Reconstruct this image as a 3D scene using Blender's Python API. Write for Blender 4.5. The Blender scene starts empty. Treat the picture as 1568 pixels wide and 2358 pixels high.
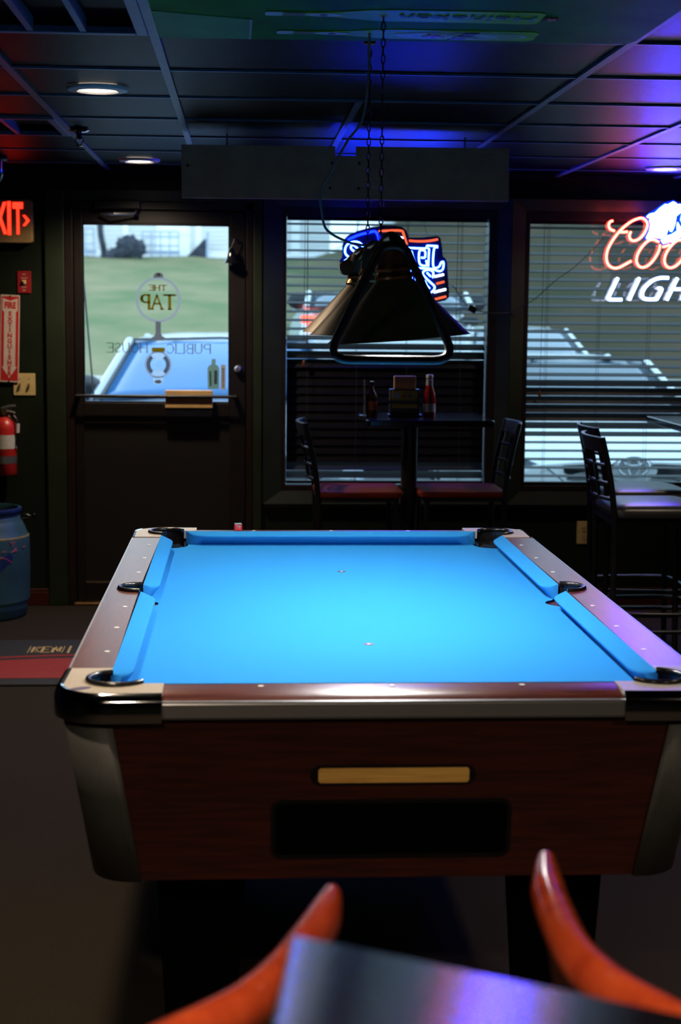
import bpy, bmesh, math, random
from mathutils import Vector, Matrix
random.seed(7)
PI = math.pi
sc = bpy.context.scene
COL = sc.collection

# ------------------------------------------------------------------ camera
FPX, SENS = 3654.73, 23.5
CAM = Vector((-.2847, -4.0125, 1.5412))
YAW, PITCH, ROLL = .06194, .12713, .00954
fw = Vector((math.sin(YAW)*math.cos(PITCH), math.cos(YAW)*math.cos(PITCH), -math.sin(PITCH)))
rt = Vector((math.cos(YAW), -math.sin(YAW), 0)); up = rt.cross(fw)
r2 = math.cos(ROLL)*rt + math.sin(ROLL)*up; u2 = -math.sin(ROLL)*rt + math.cos(ROLL)*up
cd = bpy.data.cameras.new('camera'); cam = bpy.data.objects.new('camera', cd); COL.objects.link(cam)
M = Matrix.Identity(4)
for i in range(3):
    M[i][0], M[i][1], M[i][2], M[i][3] = r2[i], u2[i], -fw[i], CAM[i]
cam.matrix_world = M
cd.sensor_fit = 'VERTICAL'; cd.sensor_height = SENS; cd.sensor_width = SENS
cd.lens = FPX/2358*SENS
cd.clip_start = .05; cd.clip_end = 300
cd.dof.use_dof = True; cd.dof.focus_distance = 4.6; cd.dof.aperture_fstop = 2.8
sc.camera = cam

# ------------------------------------------------------------------ sky, exposure
SKY = 3.8
wd = bpy.data.worlds.new('world'); sc.world = wd; wd.use_nodes = True
bg = wd.node_tree.nodes['Background']; bg.inputs[0].default_value = (.56, .80, 1.0, 1); bg.inputs[1].default_value = SKY
vs = sc.view_settings
vs.view_transform = 'Standard'; vs.look = 'None'; vs.exposure = 0.0; vs.gamma = 1.0; vs.use_curve_mapping = False
cy = sc.cycles
cy.use_denoising = True; cy.use_adaptive_sampling = True; cy.adaptive_threshold = .06
cy.max_bounces = 5; cy.diffuse_bounces = 2; cy.glossy_bounces = 2; cy.transparent_max_bounces = 14; cy.transmission_bounces = 4
cy.sample_clamp_indirect = 6.0; cy.caustics_reflective = False; cy.caustics_refractive = False

# ------------------------------------------------------------------ materials
def s2l(c):
    f = lambda v: v/12.92 if v <= .04045 else ((v+.055)/1.055)**2.4
    return tuple(f(v/255) for v in c)
def mat(name, col, rough=.6, metal=0., noise=0., nscale=40., bump=0., bscale=200., coat=0., spec=.5, stretch=None, col2=None, rvar=0.):
    m = bpy.data.materials.new(name); m.use_nodes = True
    nt = m.node_tree; b = nt.nodes['Principled BSDF']
    b.inputs['Roughness'].default_value = rough; b.inputs['Metallic'].default_value = metal
    b.inputs['Coat Weight'].default_value = coat; b.inputs['Coat Roughness'].default_value = .12
    b.inputs['Specular IOR Level'].default_value = spec
    b.inputs['Base Color'].default_value = (*col, 1)
    tc = nt.nodes.new('ShaderNodeTexCoord'); src = tc.outputs['Object']
    if stretch:
        mp = nt.nodes.new('ShaderNodeMapping'); mp.inputs['Scale'].default_value = stretch
        nt.links.new(src, mp.inputs[0]); src = mp.outputs[0]
    if noise or col2:
        n = nt.nodes.new('ShaderNodeTexNoise'); n.inputs['Scale'].default_value = nscale; n.inputs['Detail'].default_value = 4
        nt.links.new(src, n.inputs['Vector'])
        r = nt.nodes.new('ShaderNodeValToRGB')
        c2 = col2 if col2 else tuple(min(1, v*(1+noise)) for v in col)
        c1 = col if col2 else tuple(v*(1-noise) for v in col)
        r.color_ramp.elements[0].position = .33; r.color_ramp.elements[1].position = .67
        r.color_ramp.elements[0].color = (*c1, 1); r.color_ramp.elements[1].color = (*c2, 1)
        nt.links.new(n.outputs['Fac'], r.inputs[0]); nt.links.new(r.outputs[0], b.inputs['Base Color'])
        if rvar:
            mr = nt.nodes.new('ShaderNodeMapRange'); mr.inputs[3].default_value = rough-rvar; mr.inputs[4].default_value = rough+rvar
            nt.links.new(n.outputs['Fac'], mr.inputs[0]); nt.links.new(mr.outputs[0], b.inputs['Roughness'])
    if bump:
        n2 = nt.nodes.new('ShaderNodeTexNoise'); n2.inputs['Scale'].default_value = bscale; n2.inputs['Detail'].default_value = 3
        nt.links.new(src, n2.inputs['Vector'])
        bp = nt.nodes.new('ShaderNodeBump'); bp.inputs['Strength'].default_value = bump; bp.inputs['Distance'].default_value = .004
        nt.links.new(n2.outputs['Fac'], bp.inputs['Height']); nt.links.new(bp.outputs[0], b.inputs['Normal'])
    return m
def emis(name, col, strength=1.):
    m = bpy.data.materials.new(name); m.use_nodes = True; nt = m.node_tree; nt.nodes.clear()
    o = nt.nodes.new('ShaderNodeOutputMaterial'); e = nt.nodes.new('ShaderNodeEmission')
    e.inputs[0].default_value = (*col, 1); e.inputs[1].default_value = strength; nt.links.new(e.outputs[0], o.inputs[0]); return m
def glow_shell(name, col, strength):       # coloured glass sleeve round a neon core
    m = bpy.data.materials.new(name); m.use_nodes = True; nt = m.node_tree; nt.nodes.clear()
    o = nt.nodes.new('ShaderNodeOutputMaterial'); e = nt.nodes.new('ShaderNodeEmission'); t = nt.nodes.new('ShaderNodeBsdfTransparent')
    a = nt.nodes.new('ShaderNodeAddShader')
    e.inputs[0].default_value = (*col, 1); e.inputs[1].default_value = strength
    nt.links.new(e.outputs[0], a.inputs[0]); nt.links.new(t.outputs[0], a.inputs[1]); nt.links.new(a.outputs[0], o.inputs[0]); return m
def glass(name, tint, refl=.06, rough=.0):
    m = bpy.data.materials.new(name); m.use_nodes = True; nt = m.node_tree; nt.nodes.clear()
    o = nt.nodes.new('ShaderNodeOutputMaterial'); t = nt.nodes.new('ShaderNodeBsdfTransparent'); g = nt.nodes.new('ShaderNodeBsdfGlossy')
    mx = nt.nodes.new('ShaderNodeMixShader'); t.inputs[0].default_value = (*tint, 1); g.inputs['Roughness'].default_value = rough
    mx.inputs[0].default_value = refl
    nt.links.new(t.outputs[0], mx.inputs[1]); nt.links.new(g.outputs[0], mx.inputs[2]); nt.links.new(mx.outputs[0], o.inputs[0]); return m
def vinyl(name, col, clear=.25):           # translucent window vinyl
    m = bpy.data.materials.new(name); m.use_nodes = True; nt = m.node_tree; nt.nodes.clear()
    o = nt.nodes.new('ShaderNodeOutputMaterial'); t = nt.nodes.new('ShaderNodeBsdfTransparent'); tr = nt.nodes.new('ShaderNodeBsdfTranslucent')
    mx = nt.nodes.new('ShaderNodeMixShader'); tr.inputs[0].default_value = (*col, 1); mx.inputs[0].default_value = 1-clear
    nt.links.new(t.outputs[0], mx.inputs[1]); nt.links.new(tr.outputs[0], mx.inputs[2]); nt.links.new(mx.outputs[0], o.inputs[0]); return m
MT = {}
MT['wall'] = mat('green_paint', (.0078, .0120, .0060), .5, noise=.18, nscale=6, bump=.15, bscale=60, spec=.2)
MT['casing'] = mat('green_trim_paint', (.0140, .0205, .0090), .42, noise=.15, nscale=8, bump=.08, bscale=50)
MT['carpet'] = mat('carpet', (.015, .0120, .0090), .95, col2=(.050, .039, .028), nscale=420, bump=.6, bscale=600, spec=.1)
MT['tile'] = mat('ceiling_tile', (.0020, .0022, .0032), .38, noise=.45, nscale=160, bump=.30, bscale=260, spec=.03)
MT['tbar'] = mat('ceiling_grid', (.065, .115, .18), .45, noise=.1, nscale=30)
MT['base_wood'] = mat('baseboard_wood', (.060, .011, .005), .35, noise=.3, nscale=14, stretch=(1, 6, 6))
MT['brown_frame'] = mat('brown_frame', (.011, .0055, .0036), .4, noise=.3, nscale=12, stretch=(6, 6, 1))
MT['door_metal'] = mat('door_metal', (.0090, .0060, .0045), .38, noise=.2, nscale=8)
MT['door_panel'] = mat('door_panel', (.0068, .0050, .0042), .5, noise=.15, nscale=10)
MT['black'] = mat('black_metal', (.0045, .0045, .0060), .35, noise=.2, nscale=30)
MT['black_gloss'] = mat('black_gloss', (.006, .006, .008), .12, noise=.1, nscale=30)
MT['black_matte'] = mat('black_matte', (.0010, .0011, .0014), .9, noise=.2, nscale=30, spec=.03)
MT['slat'] = mat('blind_slat', (.0040, .0042, .0052), .5, noise=.25, nscale=18, stretch=(1, 20, 20), spec=.2)
MT['cord'] = mat('cord', (.02, .02, .022), .7, noise=.2, nscale=50)
MT['white_cord'] = mat('grey_cord', (.32, .27, .27), .6, noise=.1, nscale=50)
MT['cloth'] = mat('blue_cloth', (.022, .225, .600), .9, noise=.07, nscale=900, bump=.15, bscale=1500, spec=.04)
MT['rail_wood'] = mat('mahogany_rail', (.105, .022, .014), .24, col2=(.055, .012, .009), nscale=9, stretch=(1, 1, 1), coat=.35)
MT['rail_wood_y'] = mat('mahogany_rail_long', (.115, .026, .016), .28, col2=(.060, .013, .010), nscale=10, stretch=(14, 1, 1), coat=.0, spec=.45)
MT['rail_wood_x'] = mat('mahogany_rail_end', (.105, .022, .014), .28, col2=(.055, .012, .009), nscale=10, stretch=(1, 14, 1), coat=.0, spec=.45)
MT['cab_wood'] = mat('mahogany_cabinet', (.062, .0100, .0052), .45, col2=(.028, .0058, .0040), nscale=7, stretch=(1, 4, 14))
MT['alu'] = mat('brushed_aluminium', (.25, .25, .27), .34, metal=.6, noise=.08, nscale=30, stretch=(1, 1, 40))
MT['cap_alu'] = mat('corner_cap_aluminium', (.058, .057, .056), .55, metal=.1, noise=.08, nscale=60)
MT['chrome'] = mat('dark_chrome', (.36, .36, .39), .07, metal=1., noise=.04, nscale=20)
MT['plate'] = mat('speckled_corner_plate', (.31, .25, .185), .4, col2=(.46, .39, .31), nscale=520, bump=.15, bscale=700)
MT['liner'] = mat('pocket_liner', (.010, .010, .011), .22, noise=.2, nscale=60)
MT['pearl'] = mat('sight_inlay', (.75, .75, .68), .3, noise=.05, nscale=80)
MT['spot'] = mat('table_spot', (.06, .05, .10), .6, noise=.2, nscale=200)
MT['maple'] = mat('light_wood', (.95, .55, .15), .4, col2=(.75, .40, .10), nscale=10, stretch=(1, 6, 14))
MT['shade_out'] = mat('bronze_shade', (.22, .155, .095), .42, noise=.2, nscale=10, metal=.25)
MT['shade_in'] = mat('shade_inner_white', (.8, .8, .78), .6, noise=.03, nscale=20)
MT['brass'] = mat('aged_brass', (.42, .25, .10), .3, metal=.9, noise=.25, nscale=25)
MT['lamp_frame'] = mat('lamp_frame_black', (.020, .018, .020), .3, noise=.2, nscale=25)
MT['bulb'] = emis('bulb', (1, .97, .92), 30)
MT['can_glow'] = emis('can_bulb', (1.0, .84, .66), 9)
MT['white_trim'] = mat('white_trim', (.60, .58, .54), .45, noise=.06, nscale=30)
MT['cream'] = mat('cream_plastic', (.62, .46, .20), .4, noise=.06, nscale=40)
MT['red'] = mat('red_paint', (.48, .020, .016), .35, noise=.12, nscale=20)
MT['red_plate'] = mat('red_plate', (.30, .014, .016), .4, noise=.12, nscale=40)
MT['sign_white'] = mat('sign_white', (.62, .50, .44), .5, noise=.08, nscale=20)
MT['sign_red'] = mat('sign_red', (.50, .020, .018), .45, noise=.08, nscale=25)
MT['barrel'] = mat('blue_plastic', (.020, .070, .095), .5, col2=(.036, .108, .140), nscale=6, bump=.1, bscale=20)
MT['barrel_dark'] = mat('dark_blue_mark', (.010, .030, .16), .5, noise=.2, nscale=20)
MT['pink'] = mat('pink_marker', (.75, .06, .14), .5, noise=.1, nscale=60)
MT['yellow_line'] = mat('yellow_line', (.42, .30, .06), .5, noise=.15, nscale=40)
MT['mat_black'] = mat('rubber_mat', (.014, .014, .016), .75, noise=.35, nscale=130, bump=.6, bscale=300)
MT['mat_red'] = mat('mat_red', (.33, .016, .012), .75, noise=.2, nscale=130, bump=.6, bscale=300)
MT['mat_gold'] = mat('mat_gold', (.60, .42, .16), .6, noise=.2, nscale=200)
MT['exit_body'] = mat('exit_body', (.60, .37, .15), .5, noise=.12, nscale=14)
MT['exit_red'] = emis('exit_red', (5.0, .085, .034), 1.0)
MT['board'] = mat('weathered_board', (.52, .25, .14), .7, col2=(.66, .35, .19), nscale=9, bump=.2, bscale=60)
MT['poster'] = mat('poster_green', (.004, .130, .012), .6, noise=.25, nscale=5, bump=.25, bscale=240, spec=.05)
MT['poster_panel'] = mat('poster_panel', (.006, .180, .050), .6, noise=.2, nscale=6)
MT['poster_edge'] = mat('poster_edge_pale', (.10, .28, .30), .45, noise=.2, nscale=20)
MT['bottle_green'] = mat('print_bottle_green', (.050, .300, .012), .45, col2=(.30, .50, .008), nscale=5, stretch=(1, 8, 1), spec=.1)
MT['bottle_dark'] = mat('print_bottle_dark', (.004, .045, .014), .35, noise=.2, nscale=20)
MT['print_white'] = mat('print_white', (.46, .50, .58), .6, noise=.1, nscale=40, spec=.1)
MT['print_faint'] = mat('print_faint_white', (.20, .26, .27), .6, noise=.15, nscale=60, spec=.05)
MT['print_red'] = mat('print_red', (.42, .02, .02), .45, noise=.1, nscale=40)
MT['print_navy'] = mat('print_navy', (.02, .05, .08), .45, noise=.1, nscale=40)
MT['print_olive'] = mat('print_olive', (.20, .36, .08), .45, noise=.1, nscale=40)
MT['seat_wood'] = mat('stool_seat_wood', (.17, .018, .005), .5, col2=(.10, .011, .004), nscale=8, stretch=(1, 10, 1), spec=.12)
MT['vinyl_seat'] = mat('black_vinyl', (.012, .012, .016), .36, noise=.15, nscale=60, bump=.08, bscale=200)
MT['red_wood'] = mat('glossy_red_wood', (.62, .085, .024), .13, col2=(.42, .045, .014), nscale=8, stretch=(4, 4, 1), coat=.6)
MT['red_wood_dark'] = mat('dark_red_wood', (.040, .009, .005), .35, noise=.3, nscale=9)
MT['laminate'] = mat('dark_laminate', (.050, .048, .050), .26, noise=.08, nscale=40)
MT['brushed'] = mat('brushed_steel', (.085, .080, .085), .12, metal=.9)
def brush(m, ang):                           # fine grooves in one direction
    nt = m.node_tree; b = nt.nodes['Principled BSDF']; tc = nt.nodes.new('ShaderNodeTexCoord'); mp = nt.nodes.new('ShaderNodeMapping'); n = nt.nodes.new('ShaderNodeTexNoise'); bp = nt.nodes.new('ShaderNodeBump')
    mp.inputs['Rotation'].default_value = (0, 0, ang); mp.vector_type = 'TEXTURE'; mp.inputs['Scale'].default_value = (20, .012, .012)
    n.inputs['Scale'].default_value = 10; n.inputs['Detail'].default_value = 2; bp.inputs['Strength'].default_value = .22; bp.inputs['Distance'].default_value = .0006
    nt.links.new(tc.outputs['Object'], mp.inputs[0]); nt.links.new(mp.outputs[0], n.inputs['Vector']); nt.links.new(n.outputs['Fac'], bp.inputs['Height']); nt.links.new(bp.outputs[0], b.inputs['Normal'])
brush(MT['brushed'], -.06)
MT['ketchup'] = mat('ketchup_red', (.36, .006, .008), .12, noise=.1, nscale=40)
MT['label_white'] = mat('label_white', (.55, .52, .48), .5, noise=.08, nscale=60)
MT['kraft'] = mat('kraft_napkin', (.40, .24, .14), .8, noise=.12, nscale=60)
MT['sign_yellow'] = mat('sign_yellow', (.72, .42, .02), .5, noise=.06, nscale=60)
MT['sign_orange'] = mat('sign_orange', (.70, .12, .02), .5, noise=.06, nscale=60)
MT['sign_blue'] = mat('sign_blue', (.04, .12, .45), .5, noise=.06, nscale=60)
MT['amber'] = mat('amber_glass', (.16, .045, .010), .12, noise=.2, nscale=30)
MT['acrylic'] = mat('sign_backing', (.0012, .0012, .0016), .5, noise=.1, nscale=20, spec=.08)
MT['chalk_red'] = mat('chalk_label', (.72, .045, .060), .5, noise=.08, nscale=200)
MT['chalk_top'] = mat('chalk_top', (.16, .34, .38), .9, noise=.15, nscale=300)
MT['steel'] = mat('steel', (.55, .55, .57), .3, metal=.9, noise=.08, nscale=40)
# glass and vinyl
MT['door_glass'] = glass('door_glass', (.93, .95, .95), .02)
MT['tint_glass'] = glass('tinted_glass', (.68, .74, .76), .018)
MT['v_grey'] = vinyl('vinyl_grey', (.30, .255, .25), .10)
MT['v_gold'] = vinyl('vinyl_gold', (.38, .25, .012), .05)
MT['v_pale'] = vinyl('vinyl_pale', (.55, .56, .60), .55)
MT['v_dark'] = vinyl('vinyl_dark', (.055, .048, .045), .08)
MT['v_green'] = vinyl('vinyl_green', (.30, .33, .25), .12)
MT['v_orange'] = vinyl('vinyl_orange', (.52, .36, .26), .10)
MT['v_text'] = vinyl('vinyl_text', (.15, .115, .10), .34)
# neon
MT['n_red'] = emis('neon_red_core', (26, 2.0, 1.05), 1.0)
MT['n_red_s'] = glow_shell('neon_red_sleeve', (1.3, .02, .04), 1.0)
MT['n_white'] = emis('neon_white_core', (15.0, 17.0, 24.0), 1.0)
MT['n_white_s'] = glow_shell('neon_white_sleeve', (.05, .28, .9), 1.0)
MT['n_blue'] = emis('neon_mountain_face', (6.0, 6.0, 180.0), 1.0)
MT['n_cyan'] = emis('neon_mountain_edge', (.02, .60, 14.0), 1.0)
MT['n_deep'] = emis('neon_mountain_shadow', (.01, .05, 2.0), 1.0)
MT['n_letter'] = emis('neon_letter_core', (2.0, 6.0, 220.0), 1.0)
MT['n_letter_s'] = glow_shell('neon_letter_sleeve', (.01, .18, 1.3), 1.0)
MT['n_orange'] = emis('neon_orange', (1.6, .19, .07), 1.0)
MT['n_stroke'] = emis('neon_blue_stroke', (.03, .16, 110.0), 1.0)
# outdoors
MT['asphalt'] = mat('asphalt', (.16, .16, .17), .85, noise=.25, nscale=8, bump=.3, bscale=60)
MT['kerb'] = mat('kerb_concrete', (.42, .41, .39), .85, noise=.15, nscale=4)
MT['hill'] = mat('grass_hill', (.105, .140, .066), .95, col2=(.210, .185, .108), nscale=1.1, stretch=(.5, .35, 1.2), spec=.1)
def two_tone(m, ax, x0, x1, c):              # the bank turns to bare brown earth towards one end
    nt = m.node_tree; b = nt.nodes['Principled BSDF']; l = b.inputs['Base Color'].links[0]; src = l.from_socket
    tc = nt.nodes.new('ShaderNodeTexCoord'); sp_ = nt.nodes.new('ShaderNodeSeparateXYZ'); mr = nt.nodes.new('ShaderNodeMapRange'); mx = nt.nodes.new('ShaderNodeMix'); mx.data_type = 'RGBA'
    mr.inputs[1].default_value = x0; mr.inputs[2].default_value = x1
    nt.links.new(tc.outputs['Object'], sp_.inputs[0]); nt.links.new(sp_.outputs[ax], mr.inputs[0])
    mu = nt.nodes.new('ShaderNodeMix'); mu.data_type = 'RGBA'; mu.blend_type = 'MULTIPLY'; mu.inputs[0].default_value = 1
    nt.links.new(src, mu.inputs[6]); mu.inputs[7].default_value = (*c, 1)
    nt.links.new(mr.outputs[0], mx.inputs[0]); nt.links.new(src, mx.inputs[6]); nt.links.new(mu.outputs[2], mx.inputs[7]); nt.links.new(mx.outputs[2], b.inputs['Base Color'])
two_tone(MT['hill'], 0, .5, 4.0, (.46, .34, .36))
MT['dirt_hill'] = mat('brown_bank', (.12, .115, .055), .95, col2=(.20, .15, .09), nscale=.5, stretch=(1, .4, .7), spec=.1)
MT['siding'] = mat('vinyl_siding', (.62, .62, .60), .6, noise=.04, nscale=2)
MT['white_house'] = mat('white_house_trim', (.85, .85, .85), .6, noise=.03, nscale=3)
MT['car_silver'] = mat('silver_car_paint', (.30, .34, .43), .25, noise=.04, nscale=3, coat=.6, metal=.2)
MT['car_white'] = mat('white_car_paint', (.80, .82, .82), .25, noise=.03, nscale=3, coat=.6)
MT['windshield'] = mat('windshield', (.030, .135, .34), .15, noise=.12, nscale=1.2, spec=.3, coat=.2)  # blue sky reflection is put into the base colour
MT['windshield_grey'] = mat('grey_windshield', (.075, .105, .14), .12, noise=.12, nscale=1.2, spec=.5, coat=.3)
MT['windshield_dark'] = mat('dark_windshield', (.11, .15, .20), .08, noise=.12, nscale=1.2, spec=.8, coat=1.)
MT['car_trim'] = mat('car_black_trim', (.015, .016, .020), .4, noise=.1, nscale=6)
MT['tyre'] = mat('tyre', (.012, .012, .013), .8, noise=.2, nscale=20)
MT['headlight'] = mat('headlight_lens', (.20, .24, .28), .1, noise=.5, nscale=22, coat=1.)
MT['car_chrome'] = mat('car_chrome', (.75, .78, .82), .12, metal=.9, noise=.03, nscale=10)
MT['taillight'] = emis('taillight', (1.0, .12, .08), 6.0)
MT['pile'] = mat('dark_pile', (.03, .035, .05), .9, noise=.5, nscale=4, bump=.6, bscale=8)
MT['grey_rail'] = mat('grey_rail', (.30, .36, .46), .6, noise=.1, nscale=4)

# ------------------------------------------------------------------ mesh helpers
class MB:
    def __init__(s): s.v = []; s.f = []
    def add(s, vs_, fs_):
        o = len(s.v); s.v += [tuple(p) for p in vs_]; s.f += [tuple(i+o for i in f) for f in fs_]; return s
    def box(s, x0, x1, y0, y1, z0, z1):
        return s.add([(x0, y0, z0), (x1, y0, z0), (x1, y1, z0), (x0, y1, z0), (x0, y0, z1), (x1, y0, z1), (x1, y1, z1), (x0, y1, z1)],
                     [(3, 2, 1, 0), (4, 5, 6, 7), (0, 1, 5, 4), (1, 2, 6, 5), (2, 3, 7, 6), (3, 0, 4, 7)])
    def hexa(s, p):   # eight corners, bottom ring then top ring
        return s.add(p, [(3, 2, 1, 0), (4, 5, 6, 7), (0, 1, 5, 4), (1, 2, 6, 5), (2, 3, 7, 6), (3, 0, 4, 7)])
    def prism(s, poly, a, b, axis='z'):   # polygon in a plane, swept from a to b
        n = len(poly)
        def P(u, v, t):
            return (u, v, t) if axis == 'z' else ((u, t, v) if axis == 'y' else (t, u, v))
        vs_ = [P(u, v, a) for u, v in poly]+[P(u, v, b) for u, v in poly]
        fs_ = [tuple(range(n-1, -1, -1)), tuple(range(n, 2*n))]+[(i, (i+1) % n, n+(i+1) % n, n+i) for i in range(n)]
        return s.add(vs_, fs_)
    def tube(s, path, r, n=8, closed=False, caps=True, flat=1.):
        path = [Vector(p) for p in path]; m = len(path)
        rr = r if isinstance(r, (list, tuple)) else [r]*m
        rings = []; prev = None
        for i, p in enumerate(path):
            if closed: t = path[(i+1) % m]-path[i-1]
            else: t = path[min(i+1, m-1)]-path[max(i-1, 0)]
            if t.length < 1e-9: t = Vector((0, 0, 1))
            t.normalize()
            if prev is None:
                a = Vector((0, 0, 1)) if abs(t.z) < .9 else Vector((1, 0, 0))
                u = t.cross(a).normalized()
            else:
                u = (prev-t*prev.dot(t))
                u = u.normalized() if u.length > 1e-6 else t.orthogonal().normalized()
            prev = u; w = t.cross(u)
            rings.append([p+rr[i]*(math.cos(2*PI*k/n)*u+flat*math.sin(2*PI*k/n)*w) for k in range(n)])
        vs_ = [q for rg in rings for q in rg]; fs_ = []
        for i in range(m if closed else m-1):
            j = (i+1) % m
            for k in range(n): fs_.append((i*n+k, i*n+(k+1) % n, j*n+(k+1) % n, j*n+k))
        if caps and not closed:
            fs_.append(tuple(range(n-1, -1, -1))); fs_.append(tuple((m-1)*n+k for k in range(n)))
        return s.add(vs_, fs_)
    def lathe(s, prof, c=(0, 0, 0), n=32, a0=0., a1=2*PI, axis='z'):
        full = abs(a1-a0-2*PI) < 1e-6; m = n if full else n+1; vs_ = []
        for (r, z) in prof:
            for k in range(m):
                a = a0+(a1-a0)*k/n
                q = (r*math.cos(a), r*math.sin(a), z)
                if axis == 'y': q = (q[0], q[2], q[1])
                elif axis == 'x': q = (q[2], q[0], q[1])
                vs_.append((c[0]+q[0], c[1]+q[1], c[2]+q[2]))
        fs_ = []
        for i in range(len(prof)-1):
            for k in range(n):
                k2 = (k+1) % m
                fs_.append((i*m+k, i*m+k2, (i+1)*m+k2, (i+1)*m+k))
        return s.add(vs_, fs_)
    def cyl(s, c, r, h, n=20, axis='z'):
        return s.lathe([(1e-5, 0), (r, 0), (r, h), (1e-5, h)], c, n, axis=axis)
    def ball(s, c, r, n=16, sz=1.):
        return s.lathe([(max(1e-5, r*math.sin(PI*i/10)), -r*sz*math.cos(PI*i/10)) for i in range(11)], c, n)
    def xf(s, mtx): s.v = [tuple(mtx @ Vector(p)) for p in s.v]; return s
    def mesh(s, name, m, smooth=None):
        me = bpy.data.meshes.new(name); me.from_pydata(s.v, [], s.f)
        bm = bmesh.new(); bm.from_mesh(me); bmesh.ops.recalc_face_normals(bm, faces=bm.faces); bm.to_mesh(me); bm.free()
        me.materials.append(MT[m] if isinstance(m, str) else m)
        if smooth is not None:
            me.shade_smooth(); me.set_sharp_from_angle(angle=math.radians(smooth))
        return me
    def build(s, name, m, parent=None, smooth=None, bevel=0, seg=2, sub=0):
        o = bpy.data.objects.new(name, s.mesh(name, m, smooth)); COL.objects.link(o)
        if parent: o.parent = parent
        if bevel:
            md = o.modifiers.new('bevel', 'BEVEL'); md.width = bevel; md.segments = seg; md.limit_method = 'ANGLE'; md.angle_limit = .6
        if sub:
            md = o.modifiers.new('subsurf', 'SUBSURF'); md.levels = sub; md.render_levels = sub
        return o
def tag(o, label=None, cat=None, group=None, kind=None):
    if label: o['label'] = label
    if cat: o['category'] = cat
    if group: o['group'] = group
    if kind: o['kind'] = kind
    return o
def empty(name, loc=(0, 0, 0), rz=0.):
    o = bpy.data.objects.new(name, None); COL.objects.link(o); o.location = loc; o.rotation_euler = (0, 0, rz); o.empty_display_size = .05; return o
def thing(name, label, cat, loc=(0, 0, 0), rz=0., group=None): return tag(empty(name, loc, rz), label, cat, group)
def copy_tree(o, parent=None):
    c = o.copy(); COL.objects.link(c); c.parent = parent
    for ch in list(o.children): copy_tree(ch, c)
    return c
def struct(o): return tag(o, kind='structure')
def cr(pts, k=6, closed=False):            # smooth curve through points
    P = [Vector(p) for p in pts]; n = len(P); out = []
    for i in range(n if closed else n-1):
        if closed: a, b, c, d = P[i-1], P[i], P[(i+1) % n], P[(i+2) % n]
        else: a, b, c, d = P[max(i-1, 0)], P[i], P[i+1], P[min(i+2, n-1)]
        for j in range(k):
            t = j/k
            out.append(.5*((2*b)+(c-a)*t+(2*a-5*b+4*c-d)*t*t+(3*b-a-3*c+d)*t**3))
    if not closed: out.append(P[-1])
    return out
def arc(cx, cy, r, a0, a1, n=10):
    return [(cx+r*math.cos(math.radians(a0+(a1-a0)*i/n)), cy+r*math.sin(math.radians(a0+(a1-a0)*i/n))) for i in range(n+1)]
def rrect(x0, x1, y0, y1, r, n=5):
    return arc(x1-r, y1-r, r, 0, 90, n)+arc(x0+r, y1-r, r, 90, 180, n)+arc(x0+r, y0+r, r, 180, 270, n)+arc(x1-r, y0+r, r, 270, 360, n)
def text(name, body, m, parent, loc, rot, size, bold=0., extrude=.0006, sx=1., spacing=1., align='CENTER'):
    cu = bpy.data.curves.new(name, 'FONT'); cu.body = body; cu.size = size; cu.align_x = align; cu.align_y = 'CENTER'
    cu.extrude = extrude; cu.offset = bold; cu.space_character = spacing; cu.resolution_u = 4
    tmp = bpy.data.objects.new(name, cu); me = bpy.data.meshes.new_from_object(tmp)
    bpy.data.objects.remove(tmp); bpy.data.curves.remove(cu); me.materials.clear(); me.materials.append(MT[m])
    o = bpy.data.objects.new(name, me); COL.objects.link(o)
    o.location = loc; o.rotation_euler = rot; o.scale = (sx, 1, 1)
    if parent: o.parent = parent
    return o
# stroke letters, unit height, drawn as polylines with serifs
GL = {'T': [[(0, 1), (.8, 1)], [(.4, 1), (.4, 0)]], 'H': [[(0, 0), (0, 1)], [(.7, 0), (.7, 1)], [(0, .5), (.7, .5)]],
      'E': [[(.6, 1), (0, 1), (0, 0), (.62, 0)], [(0, .52), (.45, .52)]], 'A': [[(0, 0), (.42, 1), (.84, 0)], [(.18, .38), (.66, .38)]],
      'P': [[(0, 0), (0, 1), (.4, 1), (.58, .9), (.62, .74), (.58, .58), (.4, .48), (0, .48)]],
      'U': [[(0, 1), (0, .3), (.1, .08), (.33, 0), (.56, .08), (.66, .3), (.66, 1)]],
      'B': [[(0, 0), (0, 1), (.36, 1), (.52, .9), (.54, .76), (.48, .6), (.36, .53), (0, .53)], [(.36, .53), (.56, .44), (.62, .26), (.54, .08), (.36, 0), (0, 0)]],
      'L': [[(0, 1), (0, 0), (.6, 0)]], 'I': [[(0, 0), (0, 1)]],
      'C': [[(.66, .8), (.54, .95), (.36, 1), (.14, .9), (.02, .66), (0, .5), (.02, .34), (.14, .1), (.36, 0), (.54, .05), (.68, .22)]],
      'O': [[(.36, 1), (.14, .9), (.02, .66), (0, .5), (.02, .34), (.14, .1), (.36, 0), (.58, .1), (.7, .34), (.72, .5), (.7, .66), (.58, .9), (.36, 1)]],
      'S': [[(.54, .82), (.42, .97), (.26, 1), (.08, .9), (.04, .74), (.14, .6), (.4, .46), (.54, .32), (.54, .16), (.42, .03), (.24, 0), (.06, .08), (0, .24)]],
      'K': [[(0, 0), (0, 1)], [(.6, 1), (0, .45)], [(.2, .6), (.62, 0)]], 'N': [[(0, 0), (0, 1), (.6, 0), (.6, 1)]],
      'G': [[(.66, .8), (.5, .97), (.3, 1), (.1, .86), (0, .5), (.1, .14), (.3, 0), (.52, .04), (.66, .2), (.66, .46), (.42, .46)]]}
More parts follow.
